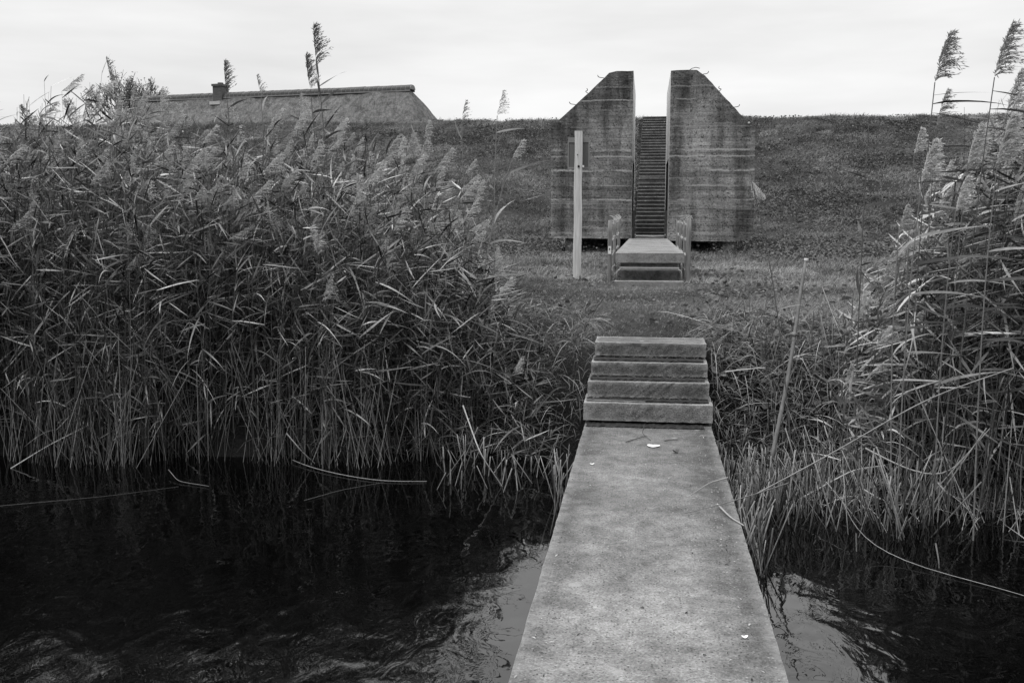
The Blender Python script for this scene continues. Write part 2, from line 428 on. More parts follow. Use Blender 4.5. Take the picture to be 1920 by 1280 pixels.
def ground_mat():
    m, t, b = newmat('turf_and_soil', .95, .1); p = objco(t)
    a = rmp(t, noise(t, p, .45, 5, .65), .35, .65, .5, 1.5)
    c = rmp(t, noise(t, p, 5, 6, .75), .3, .7, .5, 1.5)
    f = rmp(t, noise(t, p, 45, 4, .8), .3, .7, .4, 1.6)
    s = N(t, 'ShaderNodeSeparateXYZ'); t.links.new(p, s.inputs[0])
    x = math_(t, 'MULTIPLY', math_(t, 'MULTIPLY', a, c), math_(t, 'MULTIPLY', f, rmp(t, s.outputs['Z'], .5, 1.05, .014, .062)))
    grey(t, x, b); bump(t, math_(t, 'ADD', c, f), b, .8, .05); return m
M_GROUND = ground_mat()
def water_mat():
    m = bpy.data.materials.new('ditch_water'); m.use_nodes = True; t = m.node_tree; t.nodes.clear()
    o = N(t, 'ShaderNodeOutputMaterial'); p = objco(t)
    fr = N(t, 'ShaderNodeFresnel'); fr.inputs['IOR'].default_value = 1.34
    gl = N(t, 'ShaderNodeBsdfGlossy'); gl.inputs['Roughness'].default_value = .015; gl.inputs['Color'].default_value = (1, 1, 1, 1)
    df = N(t, 'ShaderNodeBsdfDiffuse'); df.inputs['Color'].default_value = (.0008, .0008, .0008, 1)
    mx = N(t, 'ShaderNodeMixShader')
    s = N(t, 'ShaderNodeSeparateXYZ'); t.links.new(p, s.inputs[0])
    # water lies sheltered and calm beside the walkway, ruffled farther out
    calm = rmp(t, math_(t, 'ADD', math_(t, 'ABSOLUTE', s.outputs['X']), rmp(t, noise(t, p, 1.2, 2), 0, 1, -.45, .45)), .62, 1.1, .09, 1)
    patch = rmp(t, noise(t, p, .8, 2, .5, loc=(4, 2, 0)), .40, .60, .25, 1)
    h1 = noise(t, p, 2.8, 1, .4, 1.8, sc3=(1, .8, 1))
    h2 = noise(t, p, 8.0, 2, .45, 2.6, sc3=(1, .5, 1))
    h3 = noise(t, p, 1.1, 1, .5, .8)
    shore = rmp(t, s.outputs['Y'], 5.2, 8.0, 1, .25)
    h = math_(t, 'ADD', math_(t, 'MULTIPLY', h1, .40), math_(t, 'MULTIPLY', h2, .09))
    h = math_(t, 'MULTIPLY', math_(t, 'MULTIPLY', h, calm), math_(t, 'MULTIPLY', patch, shore))
    h = math_(t, 'ADD', h, math_(t, 'MULTIPLY', h3, .14))
    bn = N(t, 'ShaderNodeBump'); bn.inputs['Strength'].default_value = 1; bn.inputs['Distance'].default_value = .03
    t.links.new(h, bn.inputs['Height'])
    for n in (fr, gl): t.links.new(bn.outputs[0], n.inputs['Normal'])
    t.links.new(fr.outputs[0], mx.inputs[0]); t.links.new(df.outputs[0], mx.inputs[1]); t.links.new(gl.outputs[0], mx.inputs[2])
    t.links.new(mx.outputs[0], o.inputs[0]); return m
M_WATER = water_mat()

# ------------------------------------------------------------------ ground, one sheet
def bank(X):
    return np.interp(X, [-60, -6, -3, -1.3, -.7, -.5, .5, .7, 1.6, 2.4, 6, 60], [7.9, 7.9, 8.25, 8.5, 8.35, 8.05, 8.05, 8.1, 7.6, 7.3, 7.3, 7.3])
def height(X, Y):
    X = np.asarray(X, float); Y = np.asarray(Y, float)
    yb = bank(X) + .25 * (vn(X * 1.7, X * 0, 3) - .5)
    d = Y - yb
    prof = np.interp(d, [-3.5, -1.2, 0, .25, .75, 1.2, 2.5, 6, 16.5, 22.6, 35.0, 35.6, 40, 52, 3000],
                        [-1.3, -.7, 0, .35, .9, 1.0, 1.07, 1.14, 1.12, 1.10, 6.30, 6.36, 6.36, 2.0, 2.0])
    # the far toe and crest keep their own line, free of the bank's wobble
    far = np.interp(Y, [0, 12, 14, 25, 28.5, 30.0, 31.5, 33.0, 42.7, 43.6, 48, 60, 3000], [1.0, 1.12, 1.14, 1.10, 1.13, 1.22, 1.52, 2.03, 6.02, 6.10, 6.10, 2.0, 2.0])
    w = np.clip((Y - 10.5) / 2, 0, 1)
    h = prof * (1 - w) + far * w
    near = np.interp(Y, [-3000, -5.5, -4.3, -2], [.5, .5, 0, -1.3])
    h = np.where(Y < 2, near, h)
    amp = np.clip((Y - 8.5) / 2, 0, 1) * .10 + np.clip((Y - 17) / 8, 0, 1) * .22 * np.interp(np.abs(X), [3.2, 5], [.2, 1])
    n = fbm(X * .8, Y * .8, 5, 4) - .5
    h = h + n * amp * np.where(Y > 60, 3, 1)
    k = (np.abs(X - .17) < .56) & (Y > 31) & (Y < 43.2)
    h = h - np.where(k, .22, 0)
    return h
gx = np.concatenate([[-1500, -700, -300, -150, -90, -60, -45, -35], np.arange(-28, -12, .4), np.arange(-12, 10, .11), np.arange(10, 26, .4), [26, 35, 45, 60, 90, 150, 300, 700, 1500]])
gy = np.concatenate([[-1200, -300, -100, -40, -15, -8], np.arange(-6, 6.4, .4), np.arange(6.4, 13, .1), np.arange(13, 50, .16), np.arange(50, 62, .8), [64, 70, 80, 100, 140, 200, 300, 500, 900, 1500, 3000]])
GX, GY = np.meshgrid(gx, gy)
GZ = height(GX, GY)
nx_, ny_ = len(gx), len(gy)
ii, jj = np.meshgrid(np.arange(nx_ - 1), np.arange(ny_ - 1))
b0 = (jj * nx_ + ii).ravel()
tag(mk('ground', np.stack([GX.ravel(), GY.ravel(), GZ.ravel()], 1), np.stack([b0, b0+1, b0+nx_+1, b0+nx_], 1), M_GROUND, smooth=True), kind='structure')
wv = [(-1500, -4.8, 0), (1500, -4.8, 0), (1500, 9.4, 0), (-1500, 9.4, 0)]
tag(mk('water', np.array(wv, float), [(0, 1, 2, 3)], M_WATER), kind='structure')

# ------------------------------------------------------------------ walkway over the ditch
br = empty('footbridge', (0, 1.3, .3))
tag(br, 'long worn concrete slab walkway crossing the dark water in the foreground', 'footbridge')
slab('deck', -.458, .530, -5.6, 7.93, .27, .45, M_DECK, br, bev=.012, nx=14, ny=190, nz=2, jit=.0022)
for y in (-4.6, -.5, 3.6, 7.4):
    slab('support_beam', -.42, .42, y - .12, y + .12, -.9, .267, M_STEP, br, bev=.01, nx=2)

# ------------------------------------------------------------------ four steps up the bank
st = empty('bank_steps', (0.02, 7.8, .45))
tag(st, 'four concrete steps climbing from the walkway to the grass', 'steps')
#       front Y, z0, z1, px left, px right at top-front edge
SP = [(7.80, .478, .617, -.470, .541), (7.985, .632, .758, -.450, .521), (8.20, .772, .885, -.434, .517), (8.44, .899, 1.02, -.418, .517)]
for i, (y, z0, z1, xa, xb) in enumerate(SP):
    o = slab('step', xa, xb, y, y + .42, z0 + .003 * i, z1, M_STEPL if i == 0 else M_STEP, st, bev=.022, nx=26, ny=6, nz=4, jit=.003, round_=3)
    if i == 0: o['label'] = 'lowest step, pale with lichen'
    slab('gap_shade_block', xa + .05, xb - .05, y + .07, y + .40, z0 - .14, z0 - .001, M_DARKBAND, o, bev=0, nx=4)  # recessed support, coloured dark to deepen the shade gap under the step
    yb2 = SP[i+1][0] if i < 3 else y + .42
    if i < 3: slab('dark_band', xa + .02, xb - .03, y + .075, yb2 - .002, z1 - .004, z1 + .012, M_DARKBAND, o, bev=0, nx=40, ny=3, jit=.006)  # thin dark band over the back of the tread
slab('dark_band', -.44, .47, 7.68, 7.86, .446, .458, M_DARKBAND, st, bev=0, nx=50, ny=3, jit=.007)  # same dark band on the deck before the lowest step

# ------------------------------------------------------------------ bunker halves
YB, YE = 25.9, 30.9
def P2(px, py):
    q = atY(px, py, YB); return (q[0], q[2])
def half(name, outline, inner_x, sgn, label):
    z0 = min(q[1] for q in outline)
    root = empty(name, (sum(q[0] for q in outline) / len(outline), YB + 2.5, 1.1))
    tag(root, label, 'bunker')
    # worn outline: points every 12 cm with a little chipping
    r = random.Random(3 if sgn < 0 else 5); pts = []
    n = len(outline)
    for i in range(n):
        a = outline[i]; c = outline[(i+1) % n]; L_ = math.hypot(c[0]-a[0], c[1]-a[1]); k = max(1, int(L_ / .12))
        straight = abs(a[0] - inner_x) < .02 and abs(c[0] - inner_x) < .02
        for j in range(k):
            f = j / k; jx = 0 if straight or j == 0 else r.uniform(-.006, .006); jz = 0 if straight or j == 0 else r.uniform(-.008, .006)
            pts.append((a[0] + (c[0]-a[0]) * f + jx, a[1] + (c[1]-a[1]) * f + jz))
    bm = bmesh.new()
    fv = [bm.verts.new((x, YB, z)) for x, z in pts]; bv = [bm.verts.new((x, YE, z)) for x, z in pts]
    bm.faces.new(fv); bm.faces.new(bv[::-1])
    m = len(pts)
    for i in range(m):
        f = bm.faces.new((fv[i], bv[i], bv[(i+1) % m], fv[(i+1) % m]))
        if abs(pts[i][0] - inner_x) < .01 and abs(pts[(i+1) % m][0] - inner_x) < .01: f.material_index = 1
    bmesh.ops.recalc_face_normals(bm, faces=bm.faces)
    me = bpy.data.meshes.new('wall_block'); bm.to_mesh(me); bm.free()
    me.materials.append(M_BUNKER); me.materials.append(M_CUT)
    body = bpy.data.objects.new('concrete_block', me); COL.objects.link(body)
    # hollow room that the saw cut laid open
    bm = bmesh.new(); bmesh.ops.create_cube(bm, size=1)
    x0, x1 = (inner_x - 1.5, inner_x + .3) if sgn < 0 else (inner_x - .3, inner_x + 1.5)
    for q in bm.verts:
        q.co.x = x0 if q.co.x < 0 else x1
        q.co.y = YB + .75 if q.co.y < 0 else YE - .9
        q.co.z = 1.75 if q.co.z < 0 else 3.55
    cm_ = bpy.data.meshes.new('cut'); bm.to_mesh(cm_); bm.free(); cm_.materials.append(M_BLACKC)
    cut = bpy.data.objects.new('cut', cm_); COL.objects.link(cut)
    md = body.modifiers.new('b', 'BOOLEAN'); md.object = cut; md.operation = 'DIFFERENCE'; md.solver = 'EXACT'; md.material_mode = 'TRANSFER'
    bpy.context.view_layer.update()
    dg = bpy.context.evaluated_depsgraph_get()
    nm = bpy.data.meshes.new_from_object(body.evaluated_get(dg)); nm.name = 'concrete_block'
    body.modifiers.clear(); body.data = nm
    bpy.data.objects.remove(cut)
    for v in nm.vertices: v.co -= root.location
    body.parent = root
    return root
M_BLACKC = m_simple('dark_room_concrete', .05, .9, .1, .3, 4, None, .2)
LO = [P2(1033, 447), P2(1033, 300), P2(1033.5, 241), P2(1041, 231), P2(1075, 201), P2(1110, 168), P2(1142, 137), P2(1156, 133.5), P2(1188, 133)]
LO.append((LO[-1][0], LO[0][1] + .0)); ixl = LO[-1][0]
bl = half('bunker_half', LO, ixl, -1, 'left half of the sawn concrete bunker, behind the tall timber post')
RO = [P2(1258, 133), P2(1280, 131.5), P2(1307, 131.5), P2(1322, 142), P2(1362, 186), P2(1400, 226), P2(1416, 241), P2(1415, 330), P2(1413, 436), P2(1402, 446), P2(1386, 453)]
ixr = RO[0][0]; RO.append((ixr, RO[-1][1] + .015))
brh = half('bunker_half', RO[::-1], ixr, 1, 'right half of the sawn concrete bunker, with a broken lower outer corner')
# proud lip at the foot of the left half
slab('footing_lip', LO[0][0] - .03, P2(1131, 447)[0], YB - .06, YB + .05, LO[0][1] + .004, LO[0][1] + .055, M_SLABC, bl, bev=.012, nx=20, ny=1, jit=.008)
# pillars beneath
def pillar(px, w, root, dy=.5):
    q = atY(px, 455, YB + dy)
    g_ = float(height(q[0], YB + dy)) - .3
    tube('pillar', [(q[0], YB + dy, g_), (q[0], YB + dy, g_ + .4), (q[0], YB + dy, 1.475)], [w * .55, w * .5, w * .5], M_STEP, root, 14)
pillar(1070, .28, bl, .25); pillar(1066, .28, bl, 4.2)
pillar(1365, .32, brh, .3); pillar(1362, .32, brh, 4.2)
pillar(1160, .28, bl, 2.2); pillar(1290, .28, brh, 2.2)
# reinforcement hooks along the sloping shoulders
def hook(px, py, root, s, dx, L_=.16, depth=.3):
    q = atY(px, py, YB + depth); pts = []
    for k in range(13):
        t_ = k / 12
        pts.append((q[0] + dx * .08 * t_ + s * .05 * math.sin(t_ * 5.2), YB + depth + .02 * math.sin(t_ * 4), q[2] - .06 + L_ * .9 * t_ + .02 * math.sin(t_ * 6)))
    tube('rebar_hook', pts, .0095, M_RUST, root, 6)
for i, (px, py) in enumerate([(1131, 147), (1104, 172), (1078, 197), (1046, 226)]): hook(px, py, bl, -1 if i % 2 else 1, -1.2)
for i, (px, py) in enumerate([(1320, 140), (1347, 168), (1378, 202), (1404, 229)]): hook(px, py, brh, 1 if i % 2 else -1, .8)
q = atY(1297, 131, YB + .2); tube('rebar_hook', [(q[0]-.08, YB+.2, q[2]-.03), (q[0], YB+.2, q[2]+.03), (q[0]+.1, YB+.2, q[2]+.055), (q[0]+.2, YB+.2, q[2]+.03)], .009, M_RUST, brh, 6)
q = atY(1404, 231, YB); tube('drain_stub', [(q[0], YB-.05, q[2]), (q[0], YB+.1, q[2])], .028, M_LEAD, brh, 12)

# floor slab in the cleft with its steel threshold frame
fl_ = empty('passage_floor', (.15, 28.4, 1.3)); tag(fl_, 'dark concrete floor between the two bunker halves', 'floor')
slab('floor_slab', ixl + .012, ixr - .012, YB + .05, 31.6, 1.30, 1.46, M_STEP, fl_, bev=0, nx=2)
fq0, fq1 = atY(1189.5, 442, YB + .1), atY(1248.5, 442, YB + .1)
tube('threshold_frame', [(fq0[0]+.02, YB+.1, 1.60), (fq0[0]+.02, YB+.1, 1.56), (fq0[0]+.06, YB+.1, 1.525), (fq1[0]-.06, YB+.1, 1.525), (fq1[0]-.02, YB+.1, 1.56), (fq1[0]-.02, YB+.1, 1.6)], .016, M_GALV, fl_, 8)
for sx in (ixl + .055, ixr - .05):
    slab('steel_upright', sx - .035, sx + .035, YB + .30, YB + .36, 1.462, 2.2, M_STEEL, fl_, bev=0, nx=1)

# ------------------------------------------------------------------ stairs up the dike
ds = empty('dike_stairs', (.2, 31.9, 1.3)); tag(ds, 'long flight of narrow concrete steps climbing the dike through the bunker gap', 'stairs')
NS = 38; ya, yb_ = 31.5, 43.0; za, zb = 1.30, 6.14
for i in range(NS):
    f = i / NS; y = ya + (yb_ - ya) * f; z = za + (zb - za) * (i + 1) / NS
    cx = .125 + .15 * f; hw = .485 - .0 * f
    r_ = random.Random(i); dz = r_.uniform(-.012, .012); gapz = .035 if i in (15,) else 0
    xa, xb = cx - hw + r_.uniform(-.012, .012), cx + hw + r_.uniform(-.012, .012); zt_ = z + dz + gapz
    V = []; F = []
    for x in (xa, xb):     # L-profile with an overhanging nose
        V += [(x, y, zt_ - .012), (x, y + .012, zt_), (x, y + .40, zt_ - .02), (x, y + .40, zt_ - .17), (x, y + .05, zt_ - .17), (x, y + .05, zt_ - .035), (x, y, zt_ - .035)]
    F = [(0, 6, 5, 4, 3, 2, 1), (7, 8, 9, 10, 11, 12, 13)] + [(k, (k+1) % 7, (k+1) % 7 + 7, k + 7) for k in range(7)]
    mk('stair_step', np.array(V), F, M_STAIR, ds)
slab('stringer', .125 - .50, .125 - .45, 31.35, 31.42, 1.2, 1.5, M_STEEL, ds, bev=0, nx=1)

# ------------------------------------------------------------------ approach slab with rail step
ap = empty('approach_bridge', (.07, 14.1, 1.1)); tag(ap, 'short-looking raised concrete slab leading from the grass into the bunker gap', 'footbridge')
YF = 14.1
qa, qb = atY(1154, 472, YF), atY(1283, 472, YF)
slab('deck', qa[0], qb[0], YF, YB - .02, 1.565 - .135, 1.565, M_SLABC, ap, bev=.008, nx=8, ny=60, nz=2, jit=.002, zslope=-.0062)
slab('support_beam', qa[0] + .07, qb[0] - .08, YF + .10, YF + .3, 1.0, 1.428, M_STEP, ap, bev=.01, nx=2)
for y in (18, 22): slab('support_beam', qa[0] + .1, qb[0] - .1, y, y + .2, .9, 1.38, M_STEP, ap, bev=.01, nx=2)
# bent metal boot-step in front of the slab
fs = empty('boot_step', (.07, 13.9, 1.1)); tag(fs, 'bent metal step frame in the grass before the raised slab', 'step')
y0_ = 13.85; a_ = atY(1157, 504, y0_); b_ = atY(1278, 504, y0_)
zt = atY(1215, 504, y0_)[2]; zb_ = atY(1215, 528, y0_)[2]
# bent frame with rounded corners, flat top tread
slab('tread', a_[0] + .03, b_[0] - .03, y0_, y0_ + .26, zt - .02, zt + .012, M_GALV, fs, bev=.008, nx=10, jit=.001)
for sx, k in ((a_[0], 1), (b_[0], -1)):
    tube('leg', [(sx, y0_ + .01, zb_ - .1), (sx, y0_ + .01, zt - .07), (sx + k*.012, y0_ + .01, zt - .03), (sx + k*.05, y0_ + .01, zt - .005)], .014, M_GALV, fs, 8)
slab('edge_board', a_[0] - .03, b_[0] + .02, 13.62, 13.80, zb_ - .10, zb_ + .018, M_SLABC, fs, bev=.008, nx=14, jit=.003)

# ------------------------------------------------------------------ barbed wire fences beside the slab
def post(root, px, y, ztop, w, lean=0):
    q = atY(px, 450, y); g_ = float(height(q[0], y)) - .15
    n = 6; pts = [(q[0] + lean * (k / n), y, g_ + (ztop - g_) * k / n) for k in range(n + 1)]
    return tube('post', pts, [w * .5] * (n) + [w * .47], M_POSTW, root, 10), q[0]
def barbed(name, posts, label, tagp=False):
    root = empty(name, (posts[0][4], posts[0][1], 1.0)); tag(root, label, 'fence')
    xs = []
    for (px, y, zt_, w, _) in posts:
        xs.append((post(root, px, y, zt_, w, 0)[1], y, zt_))
    for lv in (.04, .27, .50, .72):
        pts = []
        for i in range(len(xs) - 1):
            a, c = np.array(xs[i]), np.array(xs[i+1])
            k = 12
            for j in range(k + (i == len(xs) - 2)):
                f = j / k; p_ = a + (c - a) * f; p_[2] -= lv + .03 * math.sin(math.pi * f) + random.uniform(-.008, .008); p_[0] += random.uniform(-.012, .012)
                pts.append(tuple(p_))
        G = Geo(); PW = np.array(pts)[None]; G.tubes(PW, np.full((1, len(pts)), .0035), np.array([.8])); bp = []
        for p_ in pts[::2]:
            for k in range(4):
                d = unit(rng.normal(size=3)) * .026; bp.append([np.array(p_) - d, np.array(p_) + d])
        bp = np.array(bp); G.tubes(bp, np.full((len(bp), 2), .003), np.full(len(bp), 1.)); G.build('barbed_wire', M_STEM, root)
    # tangle of wire round the post tops
    pts = []
    x0, y0, z0 = xs[0]
    x1, y1, z1 = xs[-1]
    for k in range(70):
        f = k / 69; a = k * .9
        pts.append((x0 + (x1 - x0) * f + .05 * math.cos(a), y0 + (y1 - y0) * f, z0 + (z1-z0)*f + .015 + .04 * math.sin(a) + random.uniform(-.01, .01)))
    tube('wire_tangle', pts, .004, M_GALV, root, 5)
    return root, xs
zt0 = atY(1143, 413, 14.15)[2]
lf, lx = barbed('barbed_wire_fence', [(1143.5, 14.15, zt0, .062, 0), (1152, 16.2, zt0 + .02, .06, 0), (1160, 19.0, zt0 + .02, .06, 0)], 'short barbed wire fence left of the raised slab, with a sticker on its front post')
sq = atY(1143, 468, 14.15)
slab('sticker', lx[0][0] - .021, lx[0][0] + .02, 14.15 - .037, 14.15 - .032, sq[2] - .06, sq[2] + .05, M_WHITE, lf, bev=0, nx=1)
slab('sticker_print', lx[0][0] - .010, lx[0][0] + .008, 14.15 - .0395, 14.15 - .0372, sq[2] - .005, sq[2] + .025, M_INK, lf, bev=0, nx=1)
rf, rx = barbed('barbed_wire_fence', [(1291, 14.15, zt0 + .01, .07, 0), (1283.5, 15.6, zt0 + .0, .05, 0), (1276, 17.4, zt0 + .0, .055, 0), (1270, 19.6, zt0, .06, 0)], 'short barbed wire fence right of the raised slab, with close-set posts')

# ------------------------------------------------------------------ tall timber post with the back of a sign
YP = 15.0
bq = atY(1082, 524, YP); tq = atY(1085, 246, YP)
sg = empty('sign_post', (bq[0], YP, bq[2])); tag(sg, 'tall pale timber post left of the raised slab, a framed sign on its back', 'sign post')
bm = bmesh.new()
npt = 24; ringz = np.linspace(bq[2] - .4, tq[2], npt); rings = []
for k, z in enumerate(ringz):
    f = max(0, (z - bq[2]) / (tq[2] - bq[2])); cx = bq[0] + (tq[0] - bq[0]) * f + .004 * math.sin(k * .7); w = .062 - .006 * f
    rad = []
    for j in range(16):
        a = 2 * math.pi * j / 16
        c_, s_ = math.cos(a), math.sin(a); p_ = (abs(c_)**5 + abs(s_)**5) ** (-1/5.)
        rad.append(bm.verts.new((cx + c_ * p_ * w * (1 + random.uniform(-.01, .01)), YP + s_ * p_ * w, z)))
    rings.append(rad)
for k in range(npt - 1):
    for j in range(16):
        bm.faces.new((rings[k][j], rings[k][(j+1) % 16], rings[k+1][(j+1) % 16], rings[k+1][j]))
bm.faces.new(rings[-1])
for v in bm.verts: v.co -= sg.location
me = bpy.data.meshes.new('post'); bm.to_mesh(me); bm.free(); me.materials.append(M_WOOD)
o = bpy.data.objects.new('post', me); COL.objects.link(o); o.parent = sg
s0, s1 = atY(1065.5, 258, YP + .09), atY(1104.5, 317, YP + .09)
slab('sign_panel', s0[0], s1[0], YP + .074, YP + .084, s1[2], s0[2], M_SIGN, sg, bev=0, nx=1)
fr_ = sg
for (xa, xb, za_, zb2) in ((s0[0]-.004, s0[0]+.012, s1[2], s0[2]), (s1[0]-.012, s1[0]+.004, s1[2], s0[2]), (s0[0]+.0125, s1[0]-.0125, s0[2]-.075, s0[2]-.002), (s0[0]+.0125, s1[0]-.0125, s1[2]+.002, s1[2]+.028)):
    slab('sign_frame', xa, xb, YP + .064, YP + .0735, za_, zb2, M_SIGNF, sg, bev=.002, nx=1)
kq = atY(1085, 312, YP - .065)
tube('bolt_hole', [(kq[0], YP - .066, kq[2]), (kq[0], YP - .05, kq[2])], .017, M_BLACK, sg, 14)
tube('bolt_hole', [(kq[0]-.018, YP - .066, kq[2]+.17), (kq[0]-.018, YP - .05, kq[2]+.17)], .008, M_BLACK, sg, 10)
slab('bracket', kq[0] + .048, kq[0] + .075, YP - .02, YP + .02, kq[2] - .012, kq[2] + .018, M_WHITE, sg, bev=.002, nx=1)

# ------------------------------------------------------------------ leaning cane
ca = atY(1513, 489, 8.1); cb = atY(1461, 790, 7.7)
kv = empty('garden_cane', tuple(cb)); tag(kv, 'tall weathered cane leaning out of the bank right of the steps', 'cane')
pts = [cb + (ca - cb) * f + np.array([.008 * math.sin(f * 5), 0, 0]) for f in np.linspace(-.25, 1, 16)]
tube('cane_rod', pts, [.017 - .004 * f for f in np.linspace(0, 1, 16)], M_BAMBOO, kv, 10)
kn = cb + (ca - cb) * .535
tube('twine_knot', [kn + np.array([-.03, 0, .005]), kn + np.array([0, -.01, 0]), kn + np.array([.025, 0, .0])], [.008, .021, .008], M_BAMBOO, kv, 8)
tube('cane_cap', [pts[-1] - np.array([0, 0, .01]), pts[-1] + np.array([.002, 0, .02])], .0165, M_LEAD, kv, 10)

# ------------------------------------------------------------------ thatched farmhouse behind the dike
HL, HR = atY(282, 183, 70.0), atY(768, 167, 66.5)
hz = (HL[2] + HR[2]) / 2
hroot = empty('thatched_farmhouse', ((HL[0] + HR[0]) / 2, 68, 2.0)); tag(hroot, 'long thatched farmhouse roof with hipped ends rising behind the dike', 'house')
ex = unit((HR - HL) * np.array([1, 1, 0])); ey = np.array([-ex[1], ex[0], 0])
Lr = np.linalg.norm((HR - HL)[:2]); mid_ = (HL + HR) / 2; mid_[2] = hz
def HP(s, w, z): return mid_ + ex * s + ey * w + np.array([0, 0, z - hz])
HW = 7.2; EZ = hz - 6.6
# thick thatch with rounded hips: rings from ridge to eave
ringsn = 22; prof = []
V = []; F = []
M_ = 96
def ringpt(f, a):
    """f 0 ridge .. 1 eave; a 0..1 round the roof"""
    z = hz - (hz - EZ) * f
    hs_r, hs_l = Lr / 2 + 4.2 * f, Lr / 2 + 7.0 * f
    w = HW * f + .10
    # superellipse-like rectangle with soft corners
    per = a * 4; side = int(per) % 4; t_ = per - int(per)
    cor = [(hs_r, -w), (hs_r, w), (-hs_l, w), (-hs_l, -w)]
    A_ = cor[side]; B_ = cor[(side + 1) % 4]
    x = A_[0] + (B_[0] - A_[0]) * t_; y = A_[1] + (B_[1] - A_[1]) * t_
    return x, y, z
for k in range(ringsn + 1):
    f = k / ringsn
    for j in range(M_):
        x, y, z = ringpt(f, j / M_)
        n_ = float(fbm(np.array(x * .9 + 30), np.array(z * 1.4 + y * .9), 2, 4)) - .5
        p_ = HP(x, y, z + n_ * .5 - .25 * math.sin(math.pi * f) * .5)
        V.append(p_)
for k in range(ringsn):
    for j in range(M_):
        F.append((k*M_ + j, k*M_ + (j+1) % M_, (k+1)*M_ + (j+1) % M_, (k+1)*M_ + j))
F.append(tuple(range(M_))); base_ = len(V)
for j in range(M_):   # thickness of the eave
    x, y, z = ringpt(1, j / M_); V.append(HP(x * .985, y * .95, z - .35))
for j in range(M_): F.append((ringsn*M_ + j, ringsn*M_ + (j+1) % M_, base_ + (j+1) % M_, base_ + j))
F.append(tuple(base_ + j for j in range(M_))[::-1])
roof = mk('roof', np.array(V), F, M_THATCH, hroot, smooth=True)
# ridge: half-round dark tiles bedded in pale mortar
V = []; F = []
def ridge_part(s0, s1, rad, V, F, zo=0.0):
    n = len(V); m_ = 8
    for s_ in (s0, s1):
        for j in range(m_ + 1):
            a = math.pi * j / m_; V.append(HP(s_, -rad * math.cos(a) * 1.35, hz - .12 + zo + rad * math.sin(a)))
    for j in range(m_): F.append((n + j, n + j + 1, n + m_ + 1 + j + 1, n + m_ + 1 + j))
    F.append(tuple(n + j for j in range(m_ + 1))); F.append(tuple(n + m_ + 1 + j for j in range(m_, -1, -1)))
ridge_part(-Lr/2 - .25, Lr/2 + .25, .30, V, F)
mk('ridge_mortar', np.array(V), F, M_MORTAR, roof)
V = []; F = []; nt_ = 62
for k in range(nt_):
    s_ = -Lr/2 - .2 + (Lr + .4) * k / nt_; ridge_part(s_ + .03, s_ + (Lr + .4) / nt_ - .03, .325, V, F, random.uniform(-.01, .01))
mk('ridge_tiles', np.array(V), F, M_TILE, roof)
# plaster band below tiles
V = []; F = []
for sgn in (-1, 1):
    a = [HP(-Lr/2 - .2, sgn*.42, hz - .25), HP(Lr/2 + .2, sgn*.42, hz - .25), HP(Lr/2 + .2, sgn*.40, hz - .08), HP(-Lr/2 - .2, sgn*.40, hz - .08)]
    n = len(V); V += a; V += [p_ - ey * sgn * .2 for p_ in a]; F += [(n, n+1, n+2, n+3), (n+4, n+7, n+6, n+5), (n, n+4, n+5, n+1), (n+3, n+2, n+6, n+7)]
mk('mortar_band', np.array(V), F, M_MORTAR, roof)
# chimney
cq = atY(410, 180, 68.6); cs_ = float(np.dot(cq - mid_, ex))
V = []; F = []
def hbox(s0, s1, w0, w1, z0, z1):
    n = len(V)
    for z in (z0, z1):
        for (s_, w_) in ((s0, w0), (s1, w0), (s1, w1), (s0, w1)): V.append(HP(s_, w_, z))
    F.extend([(n, n+3, n+2, n+1), (n+4, n+5, n+6, n+7), (n, n+1, n+5, n+4), (n+1, n+2, n+6, n+5), (n+2, n+3, n+7, n+6), (n+3, n, n+4, n+7)])
cz = atY(410, 158, 68.6)[2]
hbox(cs_ - .36, cs_ + .36, -.55, .35, hz - 1.3, cz - .15); hbox(cs_ - .42, cs_ + .42, -.61, .41, cz - .149, cz)
chim = mk('chimney', np.array(V), F, M_BRICK, roof)
V = []; F = []; hbox(cs_ - .40, cs_ + .40, -.95, -.56, hz - .72, hz - .50)
mk('flashing', np.array(V), F, M_LEAD, chim)
pc = HP(cs_, -.1, cz); tube('chimney_pot', [pc - np.array([0,0,.03]), pc + np.array([0, 0, .13])], .2, M_BRICK, chim, 12)
# walls and windows below the eave
V = []; F = []; hbox(-Lr/2 - 2.6, Lr/2 + 2.6, -HW + 1, HW - 1, 1.8, EZ + .6)
mk('wall', np.array(V), F, M_WALL, hroot)
for s_ in np.linspace(-Lr/2, Lr/2, 6):
    V = []; F = []; hbox(s_ - .6, s_ + .6, -HW + .94, -HW + .998, 2.7, EZ - .25); wf = mk('window', np.array(V), F, M_FRAMEW, hroot)
    V = []; F = []; hbox(s_ - .5, s_ + .5, -HW + .92, -HW + .938, 2.8, EZ - .35); mk('pane', np.array(V), F, M_GLASS, wf)
